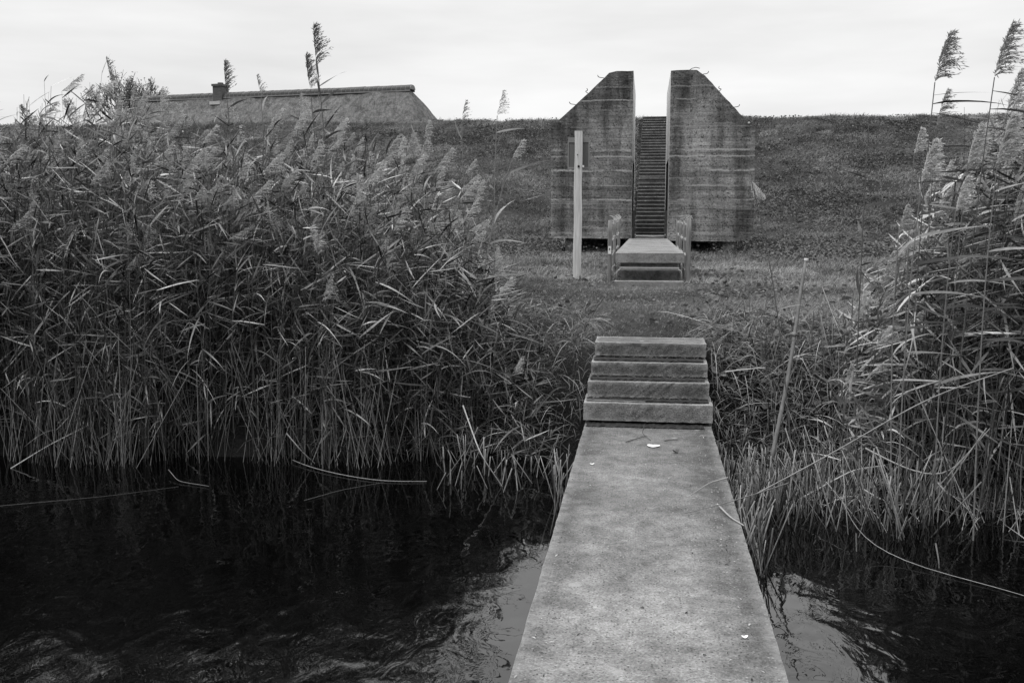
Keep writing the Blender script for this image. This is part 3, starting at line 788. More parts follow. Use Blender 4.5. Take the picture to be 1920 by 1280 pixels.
# ------------------------------------------------------------------ bare tree left of the farmhouse
def tree(name, base, h, label, spread=2.6, seed=1, levels=6):
    r = random.Random(seed); root = empty(name, base); tag(root, label, 'tree')
    segs = []; tips = []
    def grow(p, d, L_, rad, lv):
        q = p + d * L_; segs.append((p, q, rad, rad * .68)); 
        if lv >= 2: tips.append((p, q))
        if lv >= levels: return
        for k in range(3 if lv > 1 else 4):
            nd = unit(d + np.array([r.gauss(0, .38), r.gauss(0, .38), r.gauss(.2, .25)]))
            grow(q if k else p + d * L_ * .75, nd, L_ * r.uniform(.62, .84), rad * .62, lv + 1)
    grow(np.array(base, float), np.array([0, 0, 1.]), h * .27, h * .018, 0)
    P = np.array([[a, (a+b)/2, b] for a, b, _, _ in segs]); rd = np.array([[x, (x+y)/2, y] for _, _, x, y in segs])
    G = Geo(); G.tubes(P, np.maximum(rd, .012), np.full(len(P), .4), 4); G.build('trunk', M_TWIG, root)
    G = Geo(); A = np.array([a for a, b in tips]); B = np.array([b for a, b in tips]); n = min(len(A) * 3, 5000)
    k = rng.integers(0, len(A), n); f = rng.random((n, 1)); c = A[k] + (B[k] - A[k]) * f + rng.normal(size=(n, 3)) * .10
    d = unit(rng.normal(size=(n, 3))); sd = unit(np.cross(d, rng.normal(size=(n, 3)))); L_ = rng.uniform(.05, .11, (n, 1))
    PP = np.stack([c - d * L_, c, c + d * L_], 1); HH = np.stack([sd * .006, sd * .045, sd * .004], 1)
    G.strips(PP, HH, rng.uniform(.1, .9, n)); G.build('crown', M_WEED, root)
    return root
tq_ = atY(252, 215, 76); tree('bare_tree', (tq_[0], 76, 2.0), 12.0, 'sparse nearly leafless tree at the left end of the farmhouse roof', seed=4)

# ------------------------------------------------------------------ reeds
WIND = np.array([.95, .05, 0.])
def stem_at(base, H, lean, bend, t):
    """t (...,) along the stalk; base (N,3)"""
    x = base[:, 0] + lean[:, 0] * H * t + bend * H * t ** 3 * WIND[0]
    y = base[:, 1] + lean[:, 1] * H * t
    z = base[:, 2] + H * t * (1 - .12 * np.abs(bend) * t * t * 3)
    return np.stack([x, y, z], -1)
def leaves(G, root, az, elev, L_, w, droop, wind, tone, roll=None, S_=7):
    n = len(root)
    d = np.stack([np.cos(az) * np.cos(elev), np.sin(az) * np.cos(elev), np.sin(elev)], 1)
    d = unit(d + wind[:, None] * WIND)
    t = np.linspace(0, 1, S_)[None, :, None]
    P = root[:, None] + L_[:, None, None] * (t * d[:, None] + t ** 2 * (droop[:, None, None] * np.array([0, 0, -1.])[None, None] + wind[:, None, None] * .35 * WIND))
    ph = rng.uniform(0, 6.28, n)
    wob = np.sin(t[..., 0] * 5 + ph[:, None]) * .02 * L_[:, None]
    P[..., 2] += wob * t[..., 0]
    T = unit(np.gradient(P, axis=1))
    up = np.array([0, 0, 1.])[None] + rng.normal(size=(n, 3)) * .8
    side = unit(np.cross(T, up[:, None]))
    nrm = np.cross(side, T); tw = rng.uniform(-1.6, 1.6, n)[:, None, None] * t + (0 if roll is None else roll[:, None, None])
    side = side * np.cos(tw) + nrm * np.sin(tw)
    prof = np.interp(t[0, :, 0], [0, .12, .35, .7, 1], [.35, .75, 1, .62, .02])
    G.strips(P, side * (w[:, None, None] * .5 * prof[None, :, None]), tone)
def plume(G, root, axis, L_, nb, tone, thick=.0016, fluff=1.0, sub=3):
    """feathery panicles: nb drooping branchlets each with a few side hairs"""
    n = len(root)
    k = np.repeat(np.arange(n), nb); f = np.tile(np.linspace(0, 1, nb), n) + rng.uniform(-.03, .03, n * nb); f = np.clip(f, 0, 1)
    R0 = root[k] + axis[k] * (L_[k] * f)[:, None] + (.25 * L_[k] * f * f)[:, None] * WIND * .35
    az = rng.uniform(0, 6.28, n * nb); spread = .55 * fluff
    d = unit(axis[k] * .9 + np.stack([np.cos(az), np.sin(az), np.zeros_like(az)], 1) * spread + WIND * .30)
    l = L_[k] * np.interp(f, [0, .2, .6, 1], [.34, .48, .34, .12]) * rng.uniform(.7, 1.15, n * nb)
    S_ = 5; t = np.linspace(0, 1, S_)[None, :, None]
    P = R0[:, None] + l[:, None, None] * (t * d[:, None] + t ** 2 * (np.array([0, 0, -.45]) * fluff + WIND * .40))
    side = unit(np.cross(unit(np.gradient(P, axis=1)), rng.normal(size=(n * nb, 1, 3))))
    pr = np.array([.5, 1.0, 1.1, .8, .2])[None, :, None]
    tn = np.clip(tone[k] + rng.normal(size=n * nb) * .10, 0, 1)
    G.strips(P, side * pr * thick, tn)
    if sub:
        m = n * nb * sub; kk = np.repeat(np.arange(n * nb), sub); ft = rng.uniform(.15, 1, m)
        i0 = np.minimum((ft * (S_ - 1)).astype(int), S_ - 2); fr = ft * (S_ - 1) - i0
        c = P[kk, i0] * (1 - fr)[:, None] + P[kk, i0 + 1] * fr[:, None]
        dd = unit(unit(P[kk, i0 + 1] - P[kk, i0]) + rng.normal(size=(m, 3)) * .45)
        ll = rng.uniform(.012, .028, m) * (L_[k][kk] / .25)
        PP = np.stack([c, c + dd * ll[:, None] * .5, c + dd * ll[:, None]], 1)
        sd = unit(np.cross(dd, rng.normal(size=(m, 3))))
        G.strips(PP, np.stack([sd * thick * .7, sd * thick * 1.5, sd * thick * .2], 1), np.clip(tn[kk] + .08, 0, 1))
def reeds(GS, GL, GP, base, H, lean, bend, nl, lw, tone0, windl, plume_p, dry=.1, low=.22, lfrac=1.0, ptone=.6):
    n = len(base)
    ts = np.linspace(0, 1, 7)
    P = np.stack([stem_at(base, H, lean, bend, t) for t in ts], 1)
    rad = np.linspace(1, .35, 7)[None] * rng.uniform(.0028, .0045, n)[:, None]
    st_tone = np.clip(tone0 + rng.normal(size=n) * .12 + .02, 0, 1)
    GS.tubes(P, rad, st_tone, 3)
    k = np.repeat(np.arange(n), nl); f = np.tile(np.linspace(low, .97, nl), n) + rng.uniform(-.03, .03, n * nl)
    root = stem_at(base[k], H[k], lean[k], bend[k], f)
    az = rng.uniform(0, 6.28, n * nl); elev = np.where(rng.random(n * nl) < .14, rng.uniform(-1.4, -.5, n * nl), rng.normal(.42, .5, n * nl))
    L_ = rng.uniform(.15, .40, n * nl) * np.interp(f, [0, .3, .7, 1], [.7, 1, 1, .6]) * lfrac
    w = rng.uniform(.6, 1.2, n * nl) * lw
    droop = rng.uniform(0, 1, n * nl) ** 4 * .8 * np.interp(f, [.2, 1], [1.4, .6])
    wd = windl * rng.uniform(.2, 1.4, n * nl) * np.interp(f, [.2, .6, 1], [.35, 1, 1.15])
    tn = np.clip(tone0[k] + rng.normal(size=n * nl) * .10, 0, 1)
    isdry = rng.random(n * nl) < dry; tn = np.where(isdry, rng.uniform(.55, 1, n * nl), tn)
    keep = rng.random(n * nl) < np.interp(f, [low, low + .2], [.55, 1])
    leaves(GL, root[keep], az[keep], elev[keep], L_[keep], w[keep], droop[keep], wd[keep], tn[keep])
    pm = rng.random(n) < plume_p
    if pm.any():
        tip = stem_at(base, H, lean, bend, 1.0)[pm]; t9 = stem_at(base, H, lean, bend, .93)[pm]
        ax = unit(unit(tip - t9) + WIND * .25 + rng.normal(size=tip.shape) * np.array([.35, .2, .1]))
        plume(GP, tip, ax, rng.uniform(.12, .25, pm.sum()), 52, np.clip(rng.normal(ptone, .14, pm.sum()), .1, 1), .0019, 1.0, 4)
def scatter(n, x0, x1, f0, f1):
    X = rng.uniform(x0, x1, n); d = rng.uniform(f0, f1, n); return X, d

# left bed
n = 4000
X = rng.uniform(-9.5, -.95, n); dd_ = rng.beta(1.05, 1.25, n) * 2.6 - .30
yb = bank(X) + .12; Y = yb + dd_ + .16 * np.sin(X * 3.1) + rng.normal(size=n) * .05
# reed stands thin out toward the steps
keep = rng.random(n) < np.interp(X, [-9, -1.9, -1.5, -.95], [1, 1, .55, .12]); X, Y, dd_ = X[keep], Y[keep], dd_[keep]; n = len(X)
top = np.interp(X * 8.7 / Y, [-9.5, -5.8, -5.0, -4.4, -3.6, -2.9, -2.2, -1.9, -1.65, -1.42, -1.2, -.9], [3.0, 2.95, 3.05, 2.82, 2.72, 2.62, 2.48, 2.2, 1.9, 1.55, 1.1, .5])
H = top * np.clip(rng.beta(2.6, 2.0, n) * .68 + .40, .35, 1.06) * (.9 + .2 * fbm(X * 1.6, Y * 1.6, 77, 2))
base = np.stack([X, Y, np.maximum(height(X, Y), 0) - .05], 1); H = H - base[:, 2] * .8
lean = rng.normal(size=(n, 2)) * .055 + np.array([.03, -.02]); bend = np.clip(rng.normal(.06, .05, n), -.05, .25)
GS, GL, GP = Geo(), Geo(), Geo()
reeds(GS, GL, GP, base, H, lean, bend, 15, .0150, np.clip(rng.normal(.13, .12, n), .0, 1), .38, .17, dry=.11, low=.12, lfrac=1.06, ptone=.7)
# dead standing and broken stalks at the water's edge
n2 = 2000; X = rng.uniform(-9.5, -1.3, n2); Y = bank(X) + rng.uniform(-.42, .7, n2) + .16 * np.sin(X * 3.1)
B = np.stack([X, Y, np.maximum(height(X, Y), 0) - .05], 1); hh = rng.uniform(.25, 1.2, n2) * np.interp(X, [-2.2, -1.5], [1, .45]); ln = rng.normal(size=(n2, 2)) * .22
ts = np.linspace(0, 1, 4)
Pd = np.stack([stem_at(B, hh, ln, np.zeros(n2), t) for t in ts], 1); GS.tubes(Pd, np.full((n2, 4), .0032) * rng.uniform(.6, 1.3, n2)[:, None], rng.uniform(.0, .75, n2) ** 1.5, 3)
lb = tag(GL.build('reed_bed', M_REED), 'dense tall green reed bed filling the left bank above the water', 'reeds', kind='stuff')
o = GS.build('stalks', M_STEM, lb); o['kind'] = 'stuff'
o = GP.build('plumes', M_PLUME, lb); o['kind'] = 'stuff'

# right bed
n = 2300
X = rng.uniform(1.35, 8.0, n); Y = bank(X) - .35 + rng.beta(1.1, 1.3, n) * 2.7
keep = rng.random(n) < np.interp(X * 8 / Y, [1.1, 1.5, 2.0, 8], [.1, .4, 1, 1]); X, Y = X[keep], Y[keep]; n = len(X)
top = np.interp(X * 8 / Y, [1.0, 1.25, 1.49, 1.83, 2.1, 2.5, 3, 8], [.3, .45, .9, 1.7, 2.35, 2.85, 3.15, 3.25])
H = top * (rng.beta(4, 2.2, n) * .45 + .57)
base = np.stack([X, Y, np.maximum(height(X, Y), 0) - .05], 1); H = H - base[:, 2] * .75
lean = rng.normal(size=(n, 2)) * .06 + np.array([.05, -.03]); bend = np.clip(rng.normal(.05, .04, n), -.05, .16)
GS, GL, GP = Geo(), Geo(), Geo()
reeds(GS, GL, GP, base, H, lean, bend, 17, .0185, np.clip(rng.normal(0, .12, n) + np.interp(X * 7.5 / Y, [1.3, 2.0, 2.7], [.34, .18, .05]), .0, 1), .9, .2, dry=.2, low=.14, lfrac=1.1, ptone=.8)
n2 = 1500; X = 1.0 + 6.5 * rng.random(n2) ** 1.5; Y = bank(X) + rng.uniform(-.55, .8, n2)
B = np.stack([X, Y, np.maximum(height(X, Y), 0) - .05], 1); hh = rng.uniform(.2, 1.05, n2) * np.interp(X, [1, 1.5, 2.1], [.35, .5, 1]); ln = rng.normal(size=(n2, 2)) * .28 + np.array([.05, 0])
Pd = np.stack([stem_at(B, hh, ln, np.zeros(n2), t) for t in ts], 1); GS.tubes(Pd, np.full((n2, 4), .0036) * rng.uniform(.6, 1.3, n2)[:, None], rng.uniform(.0, .95, n2) ** 1.3, 3)
rb = tag(GL.build('reed_bed', M_REED), 'windblown pale reed bed on the right bank, leaves streaming to the right', 'reeds', kind='stuff')
o = GS.build('stalks', M_STEM, rb); o['kind'] = 'stuff'
o = GP.build('plumes', M_PLUME, rb); o['kind'] = 'stuff'

# cut reed stubble standing in the water by the walkway
G = Geo()
def stub(n, x0, x1, y0, y1, h0, h1, l):
    X = rng.uniform(x0, x1, n); Y = rng.uniform(y0, y1, n)
    B = np.stack([X, Y, np.maximum(height(X, Y), 0) - .05], 1); hh = rng.uniform(h0, h1, n) ; ln = rng.normal(size=(n, 2)) * l
    Pd = np.stack([stem_at(B, hh, ln, np.zeros(n), t) for t in ts], 1)
    G.tubes(Pd, np.full((n, 4), .0052) * rng.uniform(.4, .95, n)[:, None], rng.uniform(.0, .8, n) ** 1.3, 4)
stub(420, .52, 1.15, 6.9, 8.2, .12, .40, .15)
stub(120, .50, .75, 5.7, 7.0, .22, .48, .25)
stub(200, .9, 2.0, 6.5, 7.6, .2, .6, .3)
stub(45, -1.7, -.75, 8.0, 8.9, .12, .38, .25)
stub(50, -1.6, -.6, 7.3, 8.0, .15, .35, .35)
stub(14, -.62, -.50, 6.3, 7.4, .36, .5, .2)
tag(G.build('reed_stubble', M_STEM), 'cut reed stubble poking out of the water beside the walkway', 'reed stubble', kind='stuff')

# trailing dead grass and fallen reed straw on both banks
G = Geo()
def tangle(n, xf, yf, L0, L1, w, e0, e1, t0, t1, dr=.8):
    X = xf(n); Y = yf(n, X); Z = np.maximum(height(X, Y), 0) + rng.uniform(0, .10, n)
    leaves(G, np.stack([X, Y, Z], 1), rng.uniform(0, 6.28, n), rng.uniform(e0, e1, n), rng.uniform(L0, L1, n), rng.uniform(.5, 1.2, n) * w, rng.uniform(.2, 1.1, n) * dr, rng.uniform(0, .4, n), rng.uniform(t0, t1, n), S_=5)
tangle(5200, lambda n: rng.uniform(-2.9, -.50, n), lambda n, X: bank(X) + rng.uniform(-.05, 1.7, n), .12, .42, .007, .1, 1.3, .03, .5)
tangle(500, lambda n: rng.uniform(-2.4, -.52, n), lambda n, X: bank(X) + rng.uniform(.2, 1.9, n), .2, .6, .006, -.1, .5, .5, 1)
tangle(6200, lambda n: rng.uniform(.56, 2.6, n), lambda n, X: bank(X) + rng.uniform(-.1, 1.8, n), .12, .45, .008, .1, 1.3, .05, .65)
tangle(900, lambda n: rng.uniform(.6, 3.0, n), lambda n, X: bank(X) + rng.uniform(-.5, 1.8, n), .25, .7, .007, -.2, .6, .5, 1)
tangle(5000, lambda n: rng.uniform(-9, -1.5, n), lambda n, X: bank(X) + rng.uniform(0, 2.6, n), .3, .9, .009, .4, 1.4, .03, .4, .5)
tag(G.build('bank_grass', M_STRAW), 'tangled dead grass and straw hanging over both banks', 'grass', kind='stuff')

# broad weed leaves on the bank beside the steps and over the dike
def rosettes(G, X, Y, s0, s1, up, lift=.04):
    n = len(X); Z = height(X, Y) + rng.uniform(.0, 1, n) * lift
    az = rng.uniform(0, 6.28, n); el = rng.uniform(-.2, up, n); L_ = rng.uniform(s0, s1, n)
    d = np.stack([np.cos(az)*np.cos(el), np.sin(az)*np.cos(el), np.sin(el)], 1)
    root = np.stack([X, Y, Z], 1); t = np.array([0, .4, .75, 1])[None, :, None]
    P = root[:, None] + L_[:, None, None] * (t * d[:, None] + t*t * np.array([0, 0, -.3]))
    side = unit(np.cross(d, np.array([0, 0, 1.]) + rng.normal(size=(n, 3)) * .5))
    pr = np.array([.12, .85, 1, .1])[None, :, None] * .42
    G.strips(P, side[:, None] * pr * L_[:, None, None], np.clip(rng.normal(.28, .09, n), 0, 1))
G = Geo()
n = 1500; X = rng.uniform(.6, 2.2, n); Y = bank(X) + rng.uniform(.3, 1.9, n); rosettes(G, X, Y, .03, .08, 1.0, .14)
n = 900; X = rng.uniform(-2.4, -.6, n); Y = bank(X) + rng.uniform(.7, 2.2, n); rosettes(G, X, Y, .03, .07, 1.0, .14)
n = 330000; X = rng.uniform(-33, 20, n); Y = rng.uniform(25.0, 43.6, n)
m_ = fbm(X * .9, Y * 1.6, 11, 3); m2 = fbm(X * .22, Y * .5, 17, 3)
dens = np.clip((m_ - .42) * 4, .15, 1) * np.clip((m2 - .36) * 6, .25, 1) * np.interp(Y + 3 * fbm(X * .7, Y * .7, 91, 2), [25, 32, 42.5, 44.5], [.25, 1, 1, .3])
k = (rng.random(n) < dens) & ((np.abs(X - .17) > .58) & ~((np.abs(X - .15) < 2.95) & (Y < 31.2))); X, Y = X[k], Y[k]; rosettes(G, X, Y, .04, .10, 1.1, .12)
for (cx, cy, sx, n) in ((4.6, 25.5, 1.2, 3500), (6.5, 24, 1.5, 2500), (-4.6, 25.5, 1.2, 3500), (-3.6, 23, .9, 1200), (3.6, 22, .8, 1500), (3.4, 27.5, .5, 1500), (-3.3, 27, .5, 1500)):
    X = rng.normal(cx, sx, n); Y = rng.normal(cy, .9, n); rosettes(G, X, Y, .035, .085, 1.2, .30)
n = 16000; X = rng.uniform(-8, 8, n); Y = rng.uniform(9.5, 30, n); m_ = fbm(X * .8, Y * .8, 21, 3); k = (rng.random(n) < np.clip((m_ - .5) * 8, .02, 1)); X, Y = X[k], Y[k]
k = ~((np.abs(X - .07) < .62) & (Y > 13.3)); X, Y = X[k], Y[k]; rosettes(G, X, Y, .04, .09, .9, .05)
tag(G.build('weed_leaves', M_WEED), 'clumps of broad weed leaves covering the dike and the flat grass', 'ground cover', kind='stuff')
# pale curled leaf litter in drifts on the flat
G = Geo()
for (cx, cy, sx, sy, n) in ((.1, 11.2, .9, .25, 160), (-1.2, 11.6, .8, .3, 120), (1.9, 12.3, .8, .4, 160), (2.6, 14.0, 1.0, .6, 160), (2.2, 17.5, 1.2, 1.2, 160), (.6, 12.6, 1.2, .5, 90)):
    X = rng.normal(cx, sx, n); Y = rng.normal(cy, sy, n); s_ = G.n; rosettes(G, X, Y, .02, .045, 1.2, .05); G.T[-1] = np.clip(G.T[-1] * .9 + .25, 0, 1)
tag(G.build('leaf_litter', M_WEED), 'pale curled fallen leaves scattered on the short grass', 'leaf litter', kind='stuff')

# grass
G = Geo()
def grass(n, x0, x1, y0, y1, L0, L1, w, tl, th, clump=1.0, sd_=30, excl=True):
    X = rng.uniform(x0, x1, n); Y = rng.uniform(y0, y1, n)
    m_ = fbm(X * 1.3, Y * 1.3, sd_, 4); k = rng.random(n) < np.clip((m_ - .3) * 3.5, .25, 1)
    if excl: 
        k &= ~((np.abs(X - .07) < .50) & (Y > YF) & (Y < 31.5)); k &= ~((np.abs(X - .2) < .50) & (Y > 31) & (Y < 43.2)); k &= ~((np.abs(X) < .53) & (Y < 8.86))
    X, Y, m_ = X[k], Y[k], m_[k]; n = len(X)
    az = rng.uniform(0, 6.28, n); el = rng.uniform(.3, 1.4, n); L_ = rng.uniform(L0, L1, n) * np.clip(.5 + m_, .6, 1.3)
    d = np.stack([np.cos(az)*np.cos(el), np.sin(az)*np.cos(el), np.sin(el)], 1); root = np.stack([X, Y, height(X, Y) - .01], 1)
    t = np.array([0, .55, 1])[None, :, None]; P = root[:, None] + L_[:, None, None] * (t * d[:, None] + t*t * np.array([.15, 0, -.35]))
    side = unit(np.cross(d, rng.normal(size=(n, 3)))); pr = np.array([1, .8, .05])[None, :, None] * .5 * w
    big = np.clip((fbm(X * .5, Y * .8, sd_ + 5, 4) - .5) * 2.2 + .5, 0, 1)
    tn = np.clip(tl + (th - tl) * big + rng.normal(size=n) * .12, 0, 1); tn = np.where(rng.random(n) < .05, rng.uniform(.6, 1, n), tn)
    G.strips(P, side[:, None] * pr, tn)
grass(150000, -3.5, 4.2, 8.8, 14.5, .04, .10, .004, .1, .8)
grass(110000, -7, 7, 14, 24, .05, .13, .006, .1, .85)
grass(110000, -10, 9, 18, 31, .08, .24, .009, .2, 1.0, sd_=40)
grass(380000, -33, 20, 29.5, 43.6, .08, .22, .013, .1, .8, sd_=50)
grass(60000, -34, 22, 42.4, 44.2, .06, .17, .010, .1, .6, sd_=60)
for _ in range(90):
    cx = rng.uniform(-32, 20); grass(160, cx - .5, cx + .5, 42.6, 43.7, .12, .34, .012, .1, .6, sd_=70)
for _ in range(420):
    cx = rng.uniform(-20, 18); cy = rng.uniform(29, 42.5); rr_ = rng.uniform(.15, .5); t0_ = rng.uniform(0, .7)
    if abs(cx - .17) > .9 + rr_: grass(130, cx - rr_, cx + rr_, cy - rr_ * .6, cy + rr_ * .6, .14, .34, .012, t0_, t0_ + .4, sd_=71)
for _ in range(260):
    cx = rng.uniform(-6, 8); cy = rng.uniform(13, 28.5); rr_ = rng.uniform(.1, .35); t0_ = rng.uniform(0, .8)
    if not (abs(cx - .1) < 1.0 + rr_ and cy > 13): grass(110, cx - rr_, cx + rr_, cy - rr_, cy + rr_, .08, .24, .008, t0_, t0_ + .4, sd_=72)
# longer rank grass round posts, pillars and under the bunker front
for (cx, cy, r_, n, h) in ((bq[0], YP, .35, 900, .16), (-.62, 14.2, .3, 500, .16), (.72, 14.2, .35, 700, .2), (-1.0, 16.5, .9, 2600, .22), (1.6, 17.5, 1.1, 2600, .22), (-1.6, 22, 1.2, 2600, .2), (2.0, 22.5, 1.3, 3000, .2), (4.0, 24.6, .6, 1400, .3), (-3.4, 24.6, .5, 900, .25)):
    grass(n, cx - r_, cx + r_, cy - r_, cy + r_, h * .5, h, .006 + cy * .00012, .4, 1.3, excl=True)
X0 = G.n
for _ in range(14):
    cx = rng.uniform(-.32, .42); grass(90, cx - .12, cx + .12, 13.86, 14.12, .06, .17, .007, .3, 1.1, excl=False)
# grass growing on the treads
for y, z in ((7.985, .617), (8.20, .758), (8.44, .885)):
    n = 150; X = rng.uniform(-.44, .47, n); el = rng.uniform(.0, 1.2, n); az = rng.uniform(3.0, 6.4, n); L_ = rng.uniform(.03, .10, n)
    X = np.where(rng.random(n) < .5, rng.normal(.15, .14, n).clip(-.4, .45), X)
    d = np.stack([np.cos(az)*np.cos(el), np.sin(az)*np.cos(el)*.4, np.sin(el)*.8], 1); root = np.stack([X, np.full(n, y - .015), np.full(n, z)], 1)
    t = np.array([0, .55, 1])[None, :, None]; P = root[:, None] + L_[:, None, None] * (t * d[:, None] + t*t * np.array([0, 0, -.15])); P[..., 2] = np.maximum(P[..., 2], z + .004)
    side = unit(np.cross(d, rng.normal(size=(n, 3)))); G.strips(P, side[:, None] * np.array([1, .8, .05])[None, :, None] * .0022, rng.uniform(.05, .9, n))
tag(G.build('grass', M_GRASS), 'short dark turf and rank grass on the flat and on the dike', 'grass', kind='stuff')

# ------------------------------------------------------------------ single reeds one can pick out
def single(px, py, Y, label, bpx=None, plume_=True, nl=9, tone=.25, pt=.5, pl=.27, wind=1.0, bend=.03, leafL=.34, leafw=.02, from_=.45, thick=.0019, el=(.2, .9), nb=80, fluff=1., pdir=None, az0=None):
    tipq = atY(px, py, Y); gx_ = atY(bpx if bpx else px - 20, 600, Y)[0]
    gz = max(float(height(gx_, Y)), 0) - .05
    ptop = pl if plume_ else 0
    Hh = tipq[2] - ptop * .92 - gz; lx_ = (tipq[0] - (.06 if plume_ else 0) - gx_) / Hh
    base = np.array([[gx_, Y, gz]]); HH = np.array([Hh]); lean = np.array([[lx_ - bend, 0.]]); bd = np.array([bend])
    root = empty('reed', (gx_, Y, gz)); tag(root, label, 'reed', 'single reeds standing out from the beds')
    tt = np.linspace(0, 1, 10); P = np.stack([stem_at(base, HH, lean, bd, t) for t in tt], 1)
    g = Geo(); g.tubes(P, np.linspace(.006, .0034, 10)[None], np.array([tone + .1]), 5); g.build('stalk', M_STEM, root)
    for i in range(nl):
        f = from_ + (.985 - from_) * (i + .3) / nl; rt = stem_at(base, HH, lean, bd, np.array([f]))
        g = Geo(); az = (0 if i % 2 else math.pi) + random.gauss(0, .5) if az0 is None else az0 + random.gauss(0, .35)
        leaves(g, rt, np.array([az]), np.array([random.uniform(*el)]), np.array([leafL * random.uniform(.75, 1.2)]), np.array([leafw * random.uniform(.8, 1.2)]), np.array([random.uniform(.05, .4)]), np.array([wind * random.uniform(.6, 1.2)]), np.array([max(0, tone + random.gauss(0, .07))]), roll=np.array([random.choice([-1, 1]) * random.uniform(.7, 1.3)]))
        g.build('leaf', M_REED, root)
    if plume_:
        g = Geo(); tip = P[:, -1]; ax = unit(P[:, -1] - P[:, -2]) if pdir is None else unit(np.array([pdir], float))
        if pdir is None: ax = unit(ax + WIND * .12)
        plume(g, tip, ax, np.array([pl]), nb, np.array([pt]), thick, fluff, 5); g.build('plume', M_PLUME, root)
    return root
single(605, 50, 8.6, 'tallest dark reed of the left bed, in front of the thatched roof', bpx=640, nl=9, tone=.08, pt=.12, pl=.33, wind=.35, leafL=.26, leafw=.022, from_=.76, el=(.5, 1.2), thick=.0022, bend=-.02, fluff=.6, pdir=(-.16, 0, 1))
single(592, 105, 8.9, 'second dark plumed reed, close on the left of the tallest one', bpx=612, nl=4, tone=.1, pt=.2, pl=.3, wind=.3, leafL=.2, from_=.6, thick=.002, bend=-.02, fluff=.5, pdir=(-.2, 0, 1))
single(434, 118, 8.8, 'thin dark plumed reed just right of the chimney', bpx=455, nl=6, tone=.12, pt=.15, pl=.27, wind=.4, leafL=.3, from_=.6, bend=-.02, fluff=.5, pdir=(-.12, 0, 1))
single(222, 108, 9.3, 'pale thin reed leaning left above the bare tree', bpx=275, nl=5, tone=.2, pt=.3, pl=.27, wind=.4, from_=.6, bend=-.03, nb=40, fluff=.5, pdir=(-.35, 0, 1))
single(500, 140, 9.6, 'faint slender reed against the sky between chimney and tallest reed', bpx=535, nl=5, tone=.3, pt=.5, pl=.2, wind=.5, nb=34, fluff=.5, from_=.6, pdir=(-.25, 0, 1))
single(66, 195, 8.9, 'dark reed with a ragged plume at the far left, over the dike crest', bpx=110, nl=6, tone=.15, pt=.25, pl=.27, wind=.5, from_=.55, bend=-.02, pdir=(-.5, 0, 1))
single(150, 182, 8.5, 'pale reed with a bushy plume left of the bare tree', bpx=215, nl=6, tone=.25, pt=.7, pl=.28, wind=.6, from_=.55, pdir=(-.45, 0, 1), nb=100)
single(945, 170, 9.3, 'slender pale reed right of the house, plume above the dike crest', bpx=930, nl=6, tone=.35, pt=.7, pl=.22, wind=.7, nb=40, from_=.5, leafL=.26)
single(878, 190, 9.5, 'faint slender reed between the house and the sawn bunker', bpx=890, nl=5, tone=.35, pt=.6, pl=.18, wind=.5, nb=36, from_=.5, fluff=.6)
single(808, 225, 9.1, 'reed with a small plume just below the right end of the roof', bpx=800, nl=7, tone=.3, pt=.75, pl=.17, wind=.7, nb=50, from_=.4)
single(975, 250, 9.0, 'leaning reed with streaming pale leaves at the right edge of the left bed', bpx=880, nl=8, tone=.4, pt=.8, pl=.18, wind=1.1, nb=60, from_=.35, bend=.08)
single(1776, 62, 7.3, 'tall reed with a big plume and leaves streaming right, left of its taller twin', bpx=1712, nl=10, tone=.13, pt=.38, pl=.33, wind=1.3, leafL=.44, leafw=.013, from_=.79, thick=.0022, el=(-.45, .6), bend=.02, az0=0, nb=120)
single(1890, 45, 7.0, 'tallest reed at the far right, its plume nearly at the top of the picture', bpx=1795, nl=10, tone=.13, pt=.40, pl=.34, wind=1.3, leafL=.44, leafw=.013, from_=.79, thick=.0022, el=(-.45, .6), bend=.02, az0=0, nb=120)
single(1778, 168, 7.6, 'shorter plumed reed directly behind the left one of the two tallest', bpx=1745, nl=5, tone=.2, pt=.5, pl=.24, wind=1.8, from_=.6, el=(-.1, .3), nb=80, az0=0)
single(1735, 238, 7.4, 'reed with a compact pale plume on the dike crest line right', bpx=1715, nl=4, tone=.25, pt=.9, pl=.17, wind=1.5, nb=90, from_=.6, az0=0)
single(1752, 262, 6.8, 'reed with a wide bright fluffy plume in the right bed', bpx=1700, nl=6, tone=.3, pt=.95, pl=.26, wind=1.5, nb=200, fluff=1.1, from_=.5, az0=0)
single(1896, 215, 6.6, 'reed with a large pale plume below the tallest one, at the right edge', bpx=1850, nl=7, tone=.3, pt=.75, pl=.30, wind=1.8, nb=180, from_=.45, az0=0)
single(1838, 232, 7.2, 'pale feathery plume between the two tallest reeds, just under the crest line', bpx=1790, nl=7, tone=.25, pt=.85, pl=.26, wind=1.5, nb=150, from_=.5, az0=0, leafL=.4, leafw=.014)
single(1912, 130, 7.3, 'plumed reed cut by the right edge of the picture', bpx=1850, nl=9, tone=.2, pt=.6, pl=.28, wind=1.5, nb=110, from_=.6, az0=0, leafL=.42, leafw=.014)
single(1815, 330, 6.9, 'low reed with a loose pale plume in the middle of the right bed', bpx=1770, nl=7, tone=.3, pt=.9, pl=.22, wind=1.4, nb=110, from_=.45, az0=0, leafL=.4)
single(1706, 385, 7.0, 'short reed with a drooping curly plume at the left edge of the right bed', bpx=1690, nl=7, tone=.35, pt=.6, pl=.20, wind=1.2, nb=90, from_=.4)
single(1630, 225, 7.6, 'thin dark bare topped reed standing alone before the dike right', bpx=1612, plume_=False, nl=6, tone=.12, wind=.5, leafL=.22, leafw=.022, from_=.52, bend=0.01)
